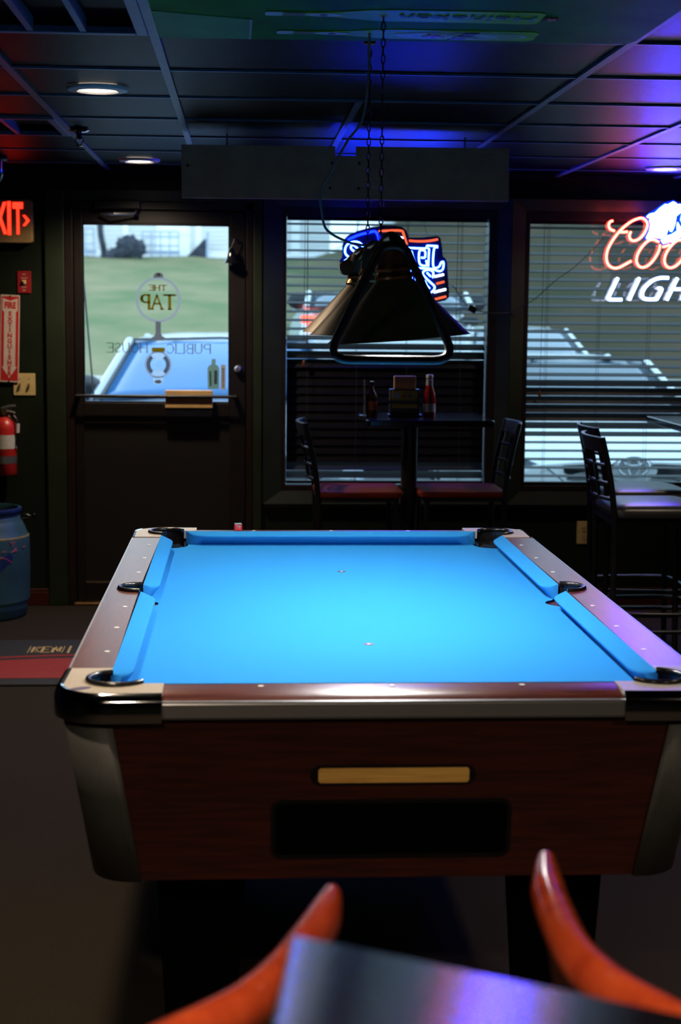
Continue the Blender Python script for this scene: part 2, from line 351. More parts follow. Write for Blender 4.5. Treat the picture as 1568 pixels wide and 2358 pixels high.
def stroke_mesh(mb, s_, x0, x1, z0, h, w, put, serif=0.):
    """flat stroke lettering between x0 and x1; put(u, v, side) gives a 3-D point for side 0/1"""
    adv = [max(p[0] for st in GL[c] for p in st) if c != ' ' else .4 for c in s_]
    gap = .24; tot = sum(adv)+gap*(len(s_)-1); k = (x1-x0)/tot; x = x0
    def seg(a, b, ww):
        dx, dz = b[0]-a[0], b[1]-a[1]; l = math.hypot(dx, dz) or 1
        nx, nz = -dz/l*ww/2, dx/l*ww/2; ex, ez = dx/l*ww*.3, dz/l*ww*.3
        q = [(a[0]+nx-ex, a[1]+nz-ez), (a[0]-nx-ex, a[1]-nz-ez), (b[0]-nx+ex, b[1]-nz+ez), (b[0]+nx+ex, b[1]+nz+ez)]
        mb.hexa([put(*p, 0) for p in q]+[put(*p, 1) for p in q])
    for c, a_ in zip(s_, adv):
        if c != ' ':
            for st in GL[c]:
                P = [(x+p[0]*k, z0+p[1]*h) for p in st]
                for a, b in zip(P, P[1:]):
                    vert = abs(b[0]-a[0]) < abs(b[1]-a[1])*.3
                    seg(a, b, w*(1.25 if vert else .8))
                if serif:
                    for e, q in ((P[0], st[0]), (P[-1], st[-1])):
                        if q[1] in (0, 1) and len(st) < 8: seg((e[0]-serif*h, e[1]), (e[0]+serif*h, e[1]), w*.6)
        x += (a_+gap)*k
    return mb
def font_row(y): return y

# ================================================================== THE ROOM
H = 2.227; WY = 4.19; WT = .16
RX0, RX1, RY0 = -3.4, 4.3, -6.2
struct(MB().box(RX0-.2, RX1+.2, RY0-.2, WY+WT, -.12, 0).build('floor', 'carpet'))
D0, D1, DT = -1.186, -.235, 2.070          # door opening
A0, A1, AB, AT = -.088, 1.019, .603, 2.055  # first window opening
B0, B1, BB, BT = 1.162, 2.420, .603, 2.050  # second window opening
wb = MB()
for x0, x1, z0, z1 in [(RX0-.2, D0, 0, H+.2), (D0, D1, DT, H+.2), (D1, A0, 0, H+.2), (A0, A1, 0, AB), (A0, A1, AT, H+.2), (A1, B0, 0, H+.2), (B0, B1, 0, BB), (B0, B1, BT, H+.2), (B1, RX1+.2, 0, H+.2)]:
    wb.box(x0, x1, WY, WY+WT, z0, z1)
struct(wb.build('wall_back', 'wall'))
struct(MB().box(RX0-.2, RX0, RY0-.2, WY, 0, H+.2).build('wall_left', 'wall'))
struct(MB().box(RX1, RX1+.2, RY0-.2, WY, 0, H+.2).build('wall_right', 'wall'))
struct(MB().box(RX0, RX1, RY0-.2, RY0, 0, H+.2).build('wall_front', 'wall'))
for nm, x0, x1 in (('baseboard_left', RX0, -1.285), ('baseboard_middle', -.186, 1.1), ('baseboard_right', 1.1, RX1)):
    bb = MB().box(x0, x1, WY-.016, WY, 0, .072).build(nm, 'base_wood', bevel=.003); struct(bb)
    MB().box(x0, x1, WY-.010, WY, .072, .088).build('moulding', 'base_wood', bb, bevel=.004)

# ------------------------------------------------------------------ ceiling: grid and tiles
ceil = struct(MB().box(RX0, RX1, RY0, WY, H+.06, H+.16).build('ceiling', 'black_matte'))
YL = [round(.1515+.61*k, 4) for k in range(-10, 7)]        # cross lines
XR = [-.511+.61*j for j in range(0, 8)]
XLn = [-1.121, -1.731, -2.341, -2.951]; XLf = [-.965, -1.575, -2.185, -2.795]
tiles = {}
def tile(x0, x1, y0, y1):
    w, d = round(x1-x0, 3), round(y1-y0, 3)
    if w < .05 or d < .05: return
    key = (w, d)
    if key not in tiles:
        g = .010
        tiles[key] = MB().hexa([(g, g, 0), (w-g, g, 0), (w-g, d-g, 0), (g, d-g, 0), (g/2, g/2, .015), (w-g/2, g/2, .015), (w-g/2, d-g/2, .015), (g/2, d-g/2, .015)]).mesh('ceiling_tile', 'tile')
    o = bpy.data.objects.new('ceiling_tile', tiles[key]); COL.objects.link(o); o.parent = ceil; o.location = (x0, y0, H+.004)
ys = [RY0]+YL+[WY]
holes = []
for a, b in zip(ys, ys[1:]):
    near = b <= .16
    xl = sorted([RX0]+(XLn if near else XLf)+XR+[RX1])
    if a > .1 and b < 1.4: xl = [x for x in xl if abs(x-.099) > .01]       # long tiles above the table
    for x0, x1 in zip(xl, xl[1:]):
        if near and b > -.5 and abs(x1+.511) < .01: continue                 # light fixture fills this bay
        if abs(a-1.9815) < .01 and abs(x1+.965) < .01: continue              # and this one
        tile(x0, x1, a, b)
for y in YL:
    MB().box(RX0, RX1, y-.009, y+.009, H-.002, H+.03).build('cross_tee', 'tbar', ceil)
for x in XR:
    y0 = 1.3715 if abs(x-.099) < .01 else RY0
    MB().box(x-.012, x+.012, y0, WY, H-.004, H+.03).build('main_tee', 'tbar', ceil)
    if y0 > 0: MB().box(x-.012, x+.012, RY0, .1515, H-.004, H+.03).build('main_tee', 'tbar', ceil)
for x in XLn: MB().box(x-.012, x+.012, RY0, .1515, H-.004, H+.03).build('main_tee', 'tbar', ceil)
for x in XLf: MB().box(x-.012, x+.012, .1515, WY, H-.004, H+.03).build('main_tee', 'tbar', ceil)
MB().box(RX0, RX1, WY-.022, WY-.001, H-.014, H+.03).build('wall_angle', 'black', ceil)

# ------------------------------------------------------------------ door
def trim(name, *boxes, m='casing', bevel=.004):
    b = MB()
    for q in boxes: b.box(*q)
    return struct(b.build(name, m, bevel=bevel))
trim('trim_1', (-1.285, -1.188, WY-.022, WY, 0, DT+.06))
trim('trim_2', (-.233, -.188, WY-.022, WY, 0, DT+.06))
trim('trim_3', (-1.188, -.233, WY-.022, WY, DT, DT+.06))
door = struct(empty('door_1', (0, 0, 0)))
fr = MB().box(D0, D0+.040, WY-.012, WY+.12, 0, DT).box(D1-.034, D1, WY-.012, WY+.12, 0, DT).box(D0, D1, WY-.012, WY+.12, DT-.040, DT)
fr.box(D0+.040, D0+.060, WY+.050, WY+.12, 0, DT-.04).box(D1-.054, D1-.034, WY+.050, WY+.12, 0, DT-.04).box(D0+.04, D1-.034, WY+.050, WY+.12, DT-.060, DT-.04)
fr.build('door_frame', 'brown_frame', door, bevel=.003)
DL, DR = D0+.044, D1-.038
GX0, GX1, GZ0, GZ1 = -1.099, -.353, 1.054, 1.962
GY = WY+.020
lf = MB().box(DL, GX0, WY+.002, WY+.046, .02, DT-.044).box(GX1, DR, WY+.002, WY+.046, .02, DT-.044).box(GX0, GX1, WY+.002, WY+.046, GZ1, DT-.044)
lf.box(GX0, GX1, WY+.002, WY+.046, .985, GZ0).box(GX0, GX1, WY+.002, WY+.046, .02, .12)
lf.build('stile_frame', 'door_metal', door, bevel=.003)
MB().box(GX0, GX1, WY+.016, WY+.036, .12, .985).build('lower_panel', 'door_panel', door)
st = MB()
for q in ((GX0, GX0+.008, GZ0, GZ1), (GX1-.008, GX1, GZ0, GZ1), (GX0, GX1, GZ0, GZ0+.008), (GX0, GX1, GZ1-.010, GZ1)): st.box(q[0], q[1], WY+.004, WY+.016, q[2], q[3])
st.build('glazing_bead', 'black', door)
MB().box(GX0, GX1, WY+.010, WY+.016, .112, .124).build('kick_strip', 'brass', door)
MB().box(D0+.03, D1-.03, WY-.03, WY+.05, 0, .018).build('threshold', 'brass', door, bevel=.004)
MB().box(D0+.03, D1-.03, WY+.050, WY+.12, 0, .040).build('threshold_stop', 'brown_frame', door)
gl = MB().box(GX0, GX1, GY, GY+.005, GZ0, GZ1).build('glass_pane', 'door_glass', door)
# push bar
pb = MB().tube([(-1.135, WY-.055, 1.091), (-.317, WY-.055, 1.090)], .0085, 10).build('push_bar', 'door_metal', door, smooth=40)
MB().box(-1.135, -1.115, WY-.055, WY+.004, 1.08, 1.102).box(-.337, -.317, WY-.055, WY+.004, 1.08, 1.102).build('bracket', 'black', pb)
MB().box(-.682, -.440, WY-.046, WY-.010, 1.030, 1.122).build('paddle', 'exit_body', door, bevel=.004)
MB().box(-.682, -.440, WY-.040, WY+.003, .985, 1.030).build('paddle_base', 'black', door, bevel=.003)
kn = MB().lathe([(1e-4, -.030), (.012, -.030), (.018, -.024), (.020, -.008), (.020, 0), (1e-4, 0)], (-.311, WY+.003, 1.231), 20, axis='y').build('lock_cylinder', 'steel', door, smooth=40)
MB().box(-.316, -.306, WY-.030, WY-.027, 1.2185, 1.2345).build('keyway', 'brass', kn)
cl = MB().box(-1.035, -.800, WY-.055, WY-.012, 2.030, 2.075).build('door_closer', 'black', door, bevel=.006)
MB().tube([(-.82, WY-.035, 2.030), (-.83, WY-.05, 2.008), (-.93, WY-.09, 2.004), (-1.0, WY-.035, 2.005)], .006, 8).build('closer_arm', 'steel', cl, smooth=40)
MB().cyl((-.822, WY-.035, 1.996), .012, .03, 12).build('pivot', 'black_gloss', cl)
for zc, n_ in ((1.86, 0),):
    be = MB().lathe([(.006, .075), (.014, .070), (.020, .045), (.026, .020), (.040, .0), (.037, .0), (.022, .022), (.014, .050), (.004, .066)], (-.345, WY-.045, 1.768), 20).build('door_bell', 'black_gloss', door, smooth=50)
    MB().tube([(-.345, WY-.045, 1.842), (-.330, WY-.045, 1.885), (-.312, WY-.02, 1.885), (-.312, WY+.002, 1.870)], .004, 6).build('bell_spring', 'black', be)
    MB().ball((-.345, WY-.045, 1.764), .008, 10).build('clapper', 'brass', be)

# window vinyl on the door glass (reads right from outside, so mirrored in here)
PXM = .00222
def dp(u, v, side=0, off=0.):               # drawing units of the vinyl sheet -> glass plane
    return (-.718+(u-762)/4.126*PXM, GY-.0006-off-.0004*side, 1.580-(v-826)/4.126*PXM)
def dpoly(name, pts, m, parent, off=0.):
    n = len(pts); b = MB(); b.add([dp(u, v, 0, off) for u, v in pts]+[dp(u, v, 1, off) for u, v in pts],
        [tuple(range(n)), tuple(range(2*n-1, n-1, -1))]+[(i, (i+1) % n, n+(i+1) % n, n+i) for i in range(n)]); return b.build(name, m, parent)
def dring(name, cx, cy, ro, ri, m, parent, a0=0, a1=360, off=0., n=48):
    b = MB(); k = n
    for side in (0,):
        o_ = [dp(cx+ro*math.cos(math.radians(a0+(a1-a0)*i/k)), cy-ro*math.sin(math.radians(a0+(a1-a0)*i/k)), 0, off) for i in range(k+1)]
        i_ = [dp(cx+ri*math.cos(math.radians(a0+(a1-a0)*i/k)), cy-ri*math.sin(math.radians(a0+(a1-a0)*i/k)), 0, off) for i in range(k+1)]
        b.add(o_+i_, [(j, j+1, k+2+j, k+1+j) for j in range(k)])
    return b.build(name, m, parent)
dec = dring('tap_logo', 762, 826, 215, 190, 'v_grey', door)
dpoly('finial', [(718, 618), (722, 590), (742, 574), (765, 568), (790, 574), (808, 590), (812, 618)], 'v_grey', dec, .0003)
dpoly('finial_jewel', [(745, 600), (750, 585), (765, 577), (782, 585), (788, 600)], 'v_gold', dec, .0010)
dpoly('tap_stem', [(735, 1035), (785, 1035), (785, 1140), (800, 1172), (822, 1180), (827, 1195), (815, 1210), (705, 1210), (694, 1195), (700, 1180), (722, 1172), (736, 1140)], 'v_grey', dec)
def pflip(cx):                               # mirrored lettering about its own centre
    return lambda u, v, side: dp(2*cx-u, v, side)
L1 = MB(); stroke_mesh(L1, 'THE', 680, 838, 738, -48, 10, pflip(759), .10); L1.build('lettering', 'v_gold', dec)
L2 = MB(); stroke_mesh(L2, 'TAP', 605, 915, 914, -132, 22, pflip(760), .12); L2.build('lettering', 'v_gold', dec)
L3 = MB(); stroke_mesh(L3, 'PUBLIC', 842, 1255, 1332, -88, 9, pflip(1048), .08); L3.build('lettering', 'v_text', dec)
L4 = MB(); stroke_mesh(L4, 'HOUSE', 278, 655, 1326, -88, 9, pflip(466), .08); L4.build('lettering', 'v_text', dec)
dpoly('gold_band', [(698, 1278), (824, 1278), (822, 1320), (700, 1320)], 'v_gold', dec)
dring('faucet_flange', 758, 1440, 128, 114, 'v_grey', dec)
dring('faucet_shade', 758, 1440, 112, 74, 'v_dark', dec, 128, 232)
dring('faucet_shade', 758, 1440, 112, 74, 'v_dark', dec, -52, 52)
dring('faucet_ring', 762, 1435, 72, 66, 'v_pale', dec); dring('faucet_ring', 762, 1435, 46, 40, 'v_pale', dec)
dpoly('faucet_spout', [(704, 1490), (820, 1490), (804, 1600), (790, 1624), (756, 1630), (724, 1624), (710, 1600)], 'v_pale', dec)
dpoly('spout_mouth', [(757+34*math.cos(2*PI*i/20), 1603+18*math.sin(2*PI*i/20)) for i in range(20)], 'v_grey', dec, .0010)
dpoly('faucet_neck', [(694, 1322), (822, 1322), (814, 1392), (704, 1392)], 'v_pale', dec)
bs = dpoly('bottle_sticker', [(1268, 1383), (1306, 1383), (1304, 1432), (1330, 1450), (1340, 1475), (1338, 1668), (1230, 1668), (1228, 1475), (1238, 1450), (1268, 1432)], 'v_green', door)
dpoly('sticker_print', [(1246, 1500), (1262, 1496), (1266, 1640), (1250, 1644)], 'v_text', bs, .0010); dpoly('sticker_print', [(1292, 1490), (1322, 1494), (1320, 1620), (1290, 1624)], 'v_text', bs, .0010)
ss = dpoly('strip_sticker', [(1356, 1438), (1400, 1438), (1398, 1674), (1353, 1674)], 'v_orange', door)
for i in range(9): dpoly('sticker_print', [(1364, 1470+i*21), (1390, 1474+i*21), (1390, 1484+i*21), (1364, 1480+i*21)], 'v_text', ss, .0010)

# ------------------------------------------------------------------ windows with picture-frame casing
def window(name, x0, x1, z0, z1, ox0, ox1, oz0, oz1):
    w = struct(empty(name))
    yo, yi = WY-.030, WY-.012
    I = [(x0, z0), (x1, z0), (x1, z1), (x0, z1)]; O = [(ox0, oz0), (ox1, oz0), (ox1, oz1), (ox0, oz1)]
    for k, nm in enumerate(('casing', 'casing', 'casing', 'casing')):
        a, b = k, (k+1) % 4
        MB().hexa([(O[a][0], WY, O[a][1]), (O[b][0], WY, O[b][1]), (I[b][0], WY, I[b][1]), (I[a][0], WY, I[a][1]),
                   (O[a][0], yo, O[a][1]), (O[b][0], yo, O[b][1]), (I[b][0], yi, I[b][1]), (I[a][0], yi, I[a][1])]).build(nm, 'casing', w)
    MB().box(ox0+.004, ox1-.004, WY-.020, WY, oz0-.022, oz0).build('apron', 'casing', w, bevel=.003)
    f = .024
    for q in ((x0, x0+f, z0, z1), (x1-f*1.9, x1, z0, z1), (x0+f, x1-f*1.9, z0, z0+.030), (x0+f, x1-f*1.9, z1-.046, z1)):
        MB().box(q[0], q[1], WY-.012, WY+.11, q[2], q[3]).build('frame_member', 'brown_frame', w, bevel=.002)
    MB().box(x0+f, x1-f, WY+.090, WY+.096, z0+.03, z1-.04).build('glass_pane', 'tint_glass', w)
    return w
window('window_1', A0, A1, AB, AT, -.182, 1.088, .536, 2.112)
window('window_2', B0, B1, BB, BT, 1.090, 2.510, .534, 2.108)

def blind(name, label, x0, x1, ztop, n, pitch, tilt, cords, wand):
    t = thing(name, label, 'blind', (0, 0, 0), group='window blinds')
    yc = WY+.036
    MB().box(x0, x1, yc-.022, yc+.022, ztop+.018, ztop+.042).build('head_rail', 'slat', t, bevel=.002)
    w, th = .050, .0026
    pr = MB().box(x0-(x0+x1)/2, x1-(x0+x1)/2, -w/2, w/2, -th/2, th/2).mesh('slat', 'slat')
    for i in range(n):
        z = ztop-pitch*i
        o = bpy.data.objects.new('slat', pr); COL.objects.link(o); o.parent = t
        o.location = ((x0+x1)/2, yc, z); o.rotation_euler = (tilt(z), 0, 0)
    zb = ztop-pitch*n+.012
    MB().box(x0, x1, yc-.022, yc+.022, zb-.014, zb+.002).build('bottom_rail', 'slat', t, bevel=.002)
    for x in cords:
        for y in (yc-.027, yc+.027):
            MB().tube([(x, y, ztop+.02), (x, y, zb)], .0011, 5).build('ladder_cord', 'cord', t)
    for x, z in wand: MB().tube([(x, yc-.034, ztop+.02), (x-.004, yc-.034, z)], .0014, 5).build('pull_cord', 'cord', t)
    for x, z in wand[:1]: MB().lathe([(.002, .03), (.006, .02), (.008, 0), (.001, -.004)], (x-.004, yc-.034, z), 8).build('cord_tassel', 'amber', t)
    return t
R_ = math.radians
def tilt1(z):
    if z > 1.44: return R_(13)
    if z > 1.24: return R_(13+(1.44-z)/.20*52)
    if z > .755: return R_(78)
    if z > .70: return R_(50)
    return R_(38)
def tilt2(z):
    d = abs(z-1.075)
    if z > 1.20: return R_(16)
    if d < .09: return R_(50)
    if d < .14: return R_(36)
    return R_(24 if z > .90 else 8)
blind('window_blind', 'dark slatted blind behind the lamp, its lower slats closed', A0+.027, A1-.050, 1.972, 30, .0444, tilt1, (.045, .30, .56, .84), ((.030, 1.25), (.815, 1.30)))
blind('window_blind', 'dark slatted blind of the right-hand window, mostly open', B0+.012, B1-.050, 1.968, 30, .0444, tilt2, (1.292, 1.565, 1.83, 2.15), ((1.262, 1.10),))

# ================================================================== POOL TABLE
RZ, CZ = .830, .790
T = thing('pool_table', 'coin-operated style pool table with bright blue cloth and mahogany rails', 'pool table')
PCX, PCY, PR = .525, 1.013, .057            # corner pocket
SPX, SPR = .547, .054                       # side pocket
# cloth bed with pocket cut-outs
bed = []
def corner_cut(sx, sy, order):
    pts = arc(PCX, PCY, .066, 166, 288, 10)   # notch reaching into the bed
    pts = [(sx*x, sy*y) for x, y in pts]
    return pts if order else pts[::-1]
BX, BY = .528, 1.029
p_ = []
p_ += [(BX, -.95)] if False else []
side_r = [(SPX+.048*math.cos(a), .048*math.sin(a)) for a in [PI*1.5-PI*i/10 for i in range(11)]]
side_r = [(min(x, BX) if x > BX else x, y) for x, y in side_r]
side_r = [q for q in side_r if q[0] < BX-1e-4]
def cn(sx, sy, rev):
    c = [(PCX+.066*math.cos(R_(a)), PCY+.066*math.sin(R_(a))) for a in range(160, 301, 10)]
    c = [q for q in c if q[0] < BX-1e-4 and q[1] < BY-1e-4]
    c = [(c[0][0], BY)]+c+[(BX, c[-1][1])]
    c = [(sx*x, sy*y) for x, y in c]
    return c[::-1] if rev else c
poly = cn(1, 1, False)[::-1]                 # from right edge to top edge (counter-clockwise)
poly = cn(1, 1, True)+cn(-1, 1, False)
left = [(-BX, .049)]+[(-x, y) for x, y in side_r[::-1]]+[(-BX, -.049)]
poly += left
poly += cn(-1, -1, True)+cn(1, -1, False)
poly += [(BX, -.049)]+side_r+[(BX, .049)]
MB().prism(poly, CZ-.030, CZ).build('cloth_bed', 'cloth', T)
for y in (-.5, .5):
    s_ = MB().cyl((0, y, CZ), .0125, .0007, 24).build('table_spot', 'spot', T)
    MB().cyl((0, y, CZ+.0007), .0035, .0004, 12).build('spot_eyelet', 'pearl', s_)
# cushions
def cushion(pts_nose, pts_back):
    (n0, n1), (b0, b1) = pts_nose, pts_back
    n0, n1, b0, b1 = Vector((*n0, 0)), Vector((*n1, 0)), Vector((*b0, 0)), Vector((*b1, 0))
    mid = ((b0+b1)/2-(n0+n1)/2).normalized(); dr = (n1-n0).normalized()
    prof = [(0., .831, 'b'), (.97, .8225, 'n'), (1.03, .8200, 'n'), (1.02, .8165, 'n'), (.42, .7900, 'n'), (0., .790, 'b')]
    K = 14; rings = []
    W = ((b0+b1)/2-(n0+n1)/2).length
    Ln = (n1-n0).length; ts = [0, .004, .010, .018, .030, .045, .2]; ts = [e_/Ln for e_ in ts]; ts = ts+[1-e_ for e_ in ts[::-1]]; K = len(ts)-1
    for k in range(K+1):
        t = ts[k]; e_ = min(1., min(t, 1-t)*Ln/.045); sc_ = .52+.48*math.sqrt(max(0, 1-(1-e_)**2))
        # rounded jaws: nose retreats to the pocket at either end
        ring = []
        for (u, z, _) in prof:
            a = b0.lerp(n0, u*sc_); b = b1.lerp(n1, u*sc_)
            p = a.lerp(b, t)
            ring.append((p.x, p.y, z))
        rings.append(ring)
    m = len(prof); vs_ = [q for r in rings for q in r]; fs_ = []
    for k in range(K):
        for i in range(m): fs_.append((k*m+i, k*m+(i+1) % m, (k+1)*m+(i+1) % m, (k+1)*m+i))
    fs_.append(tuple(range(m-1, -1, -1))); fs_.append(tuple(K*m+i for i in range(m)))
    return MB().add(vs_, fs_).build('cushion', 'cloth', T, smooth=50)
NX, NY, KX, KY = .502, 1.003, .541, 1.043
for s in (-1, 1):
    cushion(((-.425, s*NY), (.425, s*NY)), ((-.466, s*KY), (.466, s*KY)))
    for q in (-1, 1):
        cushion(((s*NX, q*.068), (s*NX, q*.918)), ((s*KX, q*.049), (s*KX, q*.962)))
# wooden rail tops
OX, OY = .625, 1.123
EX, EY = .434, .912
for s in (-1, 1):
    ep = [(KY, .785), (KY, .830), (KY+.030, .8293), (KY+.050, .8278), (KY+.063, .8255), (KY+.072, .8222), (OY, .8170), (OY, .785)]
    e = MB(); n = len(ep); e.add([(x, s*y, z) for x in (-EX, EX) for y, z in ep], [tuple(range(n)), tuple(range(n, 2*n))]+[(i, (i+1) % n, n+(i+1) % n, n+i) for i in range(n)])
    e.build('end_rail', 'rail_wood_x', T, smooth=40)
    pl = [(KX, -EY), (OX, -EY), (OX, EY), (KX, EY)]+[(SPX+SPR*math.cos(a), SPR*math.sin(a)) for a in [PI/2-PI*i/14 for i in range(15)]]
    MB().prism([(s*x, y) for x, y in pl], .785, RZ).build('side_rail', 'rail_wood_y', T)
    for k in (-3, -2, -1, 1, 2, 3):
        MB().cyl((s*.566, k*.25, RZ), .0058, .0007, 14).build('sight', 'pearl', T)
    for k in (-1, 0, 1):
        MB().cyl((k*.25, s*1.0625, RZ), .0058, .0007, 14).build('sight', 'pearl', T)
    # aluminium trim, bevelled top edge and two ribs
    pr = [(0, .784), (.010, .784), (.012, .788), (.012, .812), (.010, .814), (.010, .817), (.004, RZ+.0005), (0, RZ+.0005)]
    e = MB(); n = len(pr)
    vs_ = [(x, s*(OY+u), min(z, .8175)) for x in (-EX, EX) for u, z in pr]
    e.add(vs_, [tuple(range(n)), tuple(range(n, 2*n))]+[(i, (i+1) % n, n+(i+1) % n, n+i) for i in range(n)])
    et = e.build('end_trim', 'alu', T)
    for x in (-.258, .300): MB().lathe([(1e-4, 0), (.005, 0), (.004, .002), (1e-4, .0022)], (x, s*(OY+.0118), .797), 10, axis='y').build('screw', 'chrome', et)
    e = MB(); vs_ = [(s*(OX+u), y, z) for y in (-EY, EY) for u, z in pr]
    e.add(vs_, [tuple(range(n)), tuple(range(n, 2*n))]+[(i, (i+1) % n, n+(i+1) % n, n+i) for i in range(n)])
    e.build('side_trim', 'alu', T)
# corner castings: speckled plate, chrome band, black pocket liner
def corner(sx, sy):
    R = .085; X, Y = OX-.002, OY-.002
    pl = [(EX, KY), (EX, Y)]+arc(X-R, Y-R, R, 90, 0, 10)+[(X, EY), (KX, EY), (KX, .955)]
    a0 = math.degrees(math.atan2(.955-PCY, KX-PCX)); a1 = math.degrees(math.atan2(KY-PCY, .474-PCX))
    pl += arc(PCX, PCY, PR+.004, a0, a1, 14)
    plate = MB().prism([(sx*x, sy*y) for x, y in pl], .808, RZ+.002).build('corner_plate', 'plate', T, bevel=.002)
    band = [(EX, OY+.012)]+arc(X-R, Y-R, R+.016, 90, 0, 14)+[(OX+.012, EY)]
    m = len(band); prof = [(.003, .778), (.004, .790), (.003, .815), (-.002, .827), (-.010, RZ+.003), (-.016, RZ+.002), (-.016, .778)]
    cen = Vector((X-R, Y-R)); vs_ = []
    for i, (x, y) in enumerate(band):
        if i == 0: d = Vector((0, 1))
        elif i == m-1: d = Vector((1, 0))
        else: d = (Vector((x, y))-cen).normalized()
        for u, z in prof: vs_.append((sx*(x+d.x*u), sy*(y+d.y*u), z))
    k = len(prof); fs_ = []
    for i in range(m-1):
        for j in range(k): fs_.append((i*k+j, i*k+(j+1) % k, (i+1)*k+(j+1) % k, (i+1)*k+j))
    fs_ += [tuple(range(k)), tuple((m-1)*k+j for j in range(k))]
    MB().add(vs_, fs_).build('corner_band', 'chrome', T, smooth=35)
    # liner: raised lip and drop wall
    lp = [(sx*x, sy*y, RZ+.004) for x, y in arc(PCX, PCY, PR-.002, a0-2, a1+2, 18)]
    li = MB().tube(lp, .0062, 8).build('pocket_liner', 'liner', T, smooth=50)
    wpts = arc(PCX, PCY, PR-.001, a0-60, a1+60, 24); b = MB(); nn = len(wpts)
    wo = arc(PCX, PCY, PR+.005, a0-60, a1+60, 24)
    vs_ = [(sx*x, sy*y, z) for z in (.66, .800) for x, y in wpts]+[(sx*x, sy*y, z) for z in (.66, .800) for x, y in wo]
    b.add(vs_, [(i, i+1, nn+i+1, nn+i) for i in range(nn-1)]+[(2*nn+i, 2*nn+i+1, 3*nn+i+1, 3*nn+i) for i in range(nn-1)]+[(nn+i, nn+i+1, 3*nn+i+1, 3*nn+i) for i in range(nn-1)])
    b.build('pocket_wall', 'liner', T)
    w2 = arc(PCX, PCY, PR-.001, a0, a1, 18); nn = len(w2); b = MB()
    w3 = arc(PCX, PCY, PR+.003, a0, a1, 18)
    b.add([(sx*x, sy*y, z) for z in (.795, RZ+.004) for x, y in w2]+[(sx*x, sy*y, z) for z in (.795, RZ+.004) for x, y in w3],
          [(i, i+1, nn+i+1, nn+i) for i in range(nn-1)]+[(2*nn+i, 2*nn+i+1, 3*nn+i+1, 3*nn+i) for i in range(nn-1)])
    b.build('pocket_throat', 'liner', T)
    MB().cyl((sx*PCX, sy*PCY, .655), PR+.006, .006, 24).build('pocket_floor', 'black_matte', T)
    return plate
for sx in (-1, 1):
    for sy in (-1, 1): cp = corner(sx, sy)
MB().lathe([(1e-4, .0004), (.016, .0004), (.018, 0), (1e-4, 0)], (0, 0, 0), 18).xf(Matrix.Translation((-.588, -1.083, RZ+.0022)) @ Matrix.Rotation(.5, 4, 'Z') @ Matrix.Diagonal((1.25, .62, 1, 1))).build('worn_mark', 'spot', T)
for s in (-1, 1):
    lp = [(s*(SPX+(SPR-.003)*math.cos(a)), (SPR-.003)*math.sin(a), RZ+.003) for a in [PI/2+.05-(PI+.1)*i/16 for i in range(17)]]
    MB().tube(lp, .0060, 8).build('pocket_liner', 'liner', T, smooth=50)
    pts = [(SPX+(SPR-.001)*math.cos(a), (SPR-.001)*math.sin(a)) for a in [PI/2-PI*i/16 for i in range(17)]]
    pto = [(SPX+(SPR+.004)*math.cos(a), (SPR+.004)*math.sin(a)) for a in [PI/2-PI*i/16 for i in range(17)]]
    nn = 17; b = MB()
    b.add([(s*x, y, z) for z in (.66, RZ+.002) for x, y in pts]+[(s*x, y, z) for z in (.66, RZ+.002) for x, y in pto], [(i, i+1, nn+i+1, nn+i) for i in range(nn-1)]+[(2*nn+i, 2*nn+i+1, 3*nn+i+1, 3*nn+i) for i in range(nn-1)])
    b.build('pocket_wall', 'liner', T)
    MB().cyl((s*SPX, 0, .655), SPR+.006, .006, 24).build('pocket_floor', 'black_matte', T)
# cabinet: tapered, rounded corners
def ringp(hx, hy, r, n=8):
    return arc(hx-r, hy-r, r, 0, 90, n)+arc(-hx+r, hy-r, r, 90, 180, n)+arc(-hx+r, -hy+r, r, 180, 270, n)+arc(hx-r, -hy+r, r, 270, 360, n)
CT, CB = (.624, 1.110, .080), (.572, 1.060, .080)
zt, zb = .784, .449
rt_, rb_ = ringp(*CT), ringp(*CB); n = len(rt_)
cb = MB(); cb.add([(x, y, zb) for x, y in rb_]+[(x, y, zt) for x, y in rt_], [tuple(range(n-1, -1, -1))]+[(i, (i+1) % n, n+(i+1) % n, n+i) for i in range(n)]+[tuple(range(n, 2*n))])
cab = cb.build('cabinet', 'cab_wood', T, smooth=40)
for sx in (-1, 1):
    for sy in (-1, 1):
        top = [(.529, CT[1]+.005)]+arc(CT[0]-.08, CT[1]-.08, .085, 90, 0, 12)+[(CT[0]+.005, 1.015)]
        bot = [(.477, CB[1]+.005)]+arc(CB[0]-.08, CB[1]-.08, .085, 90, 0, 12)+[(CB[0]+.005, .965)]
        m = len(top); ti = [(x*.985, y*.993) for x, y in top]
        zl = [zb-.002]*m
        b = MB(); b.add([(sx*x, sy*y, z) for (x, y), z in zip(bot, zl)]+[(sx*x, sy*y, zt) for x, y in top], [(i, i+1, m+i+1, m+i) for i in range(m-1)])
        c_ = b.build('corner_cap', 'cap_alu', T, smooth=60)
        md = c_.modifiers.new('thickness', 'SOLIDIFY'); md.thickness = .002; md.offset = -1
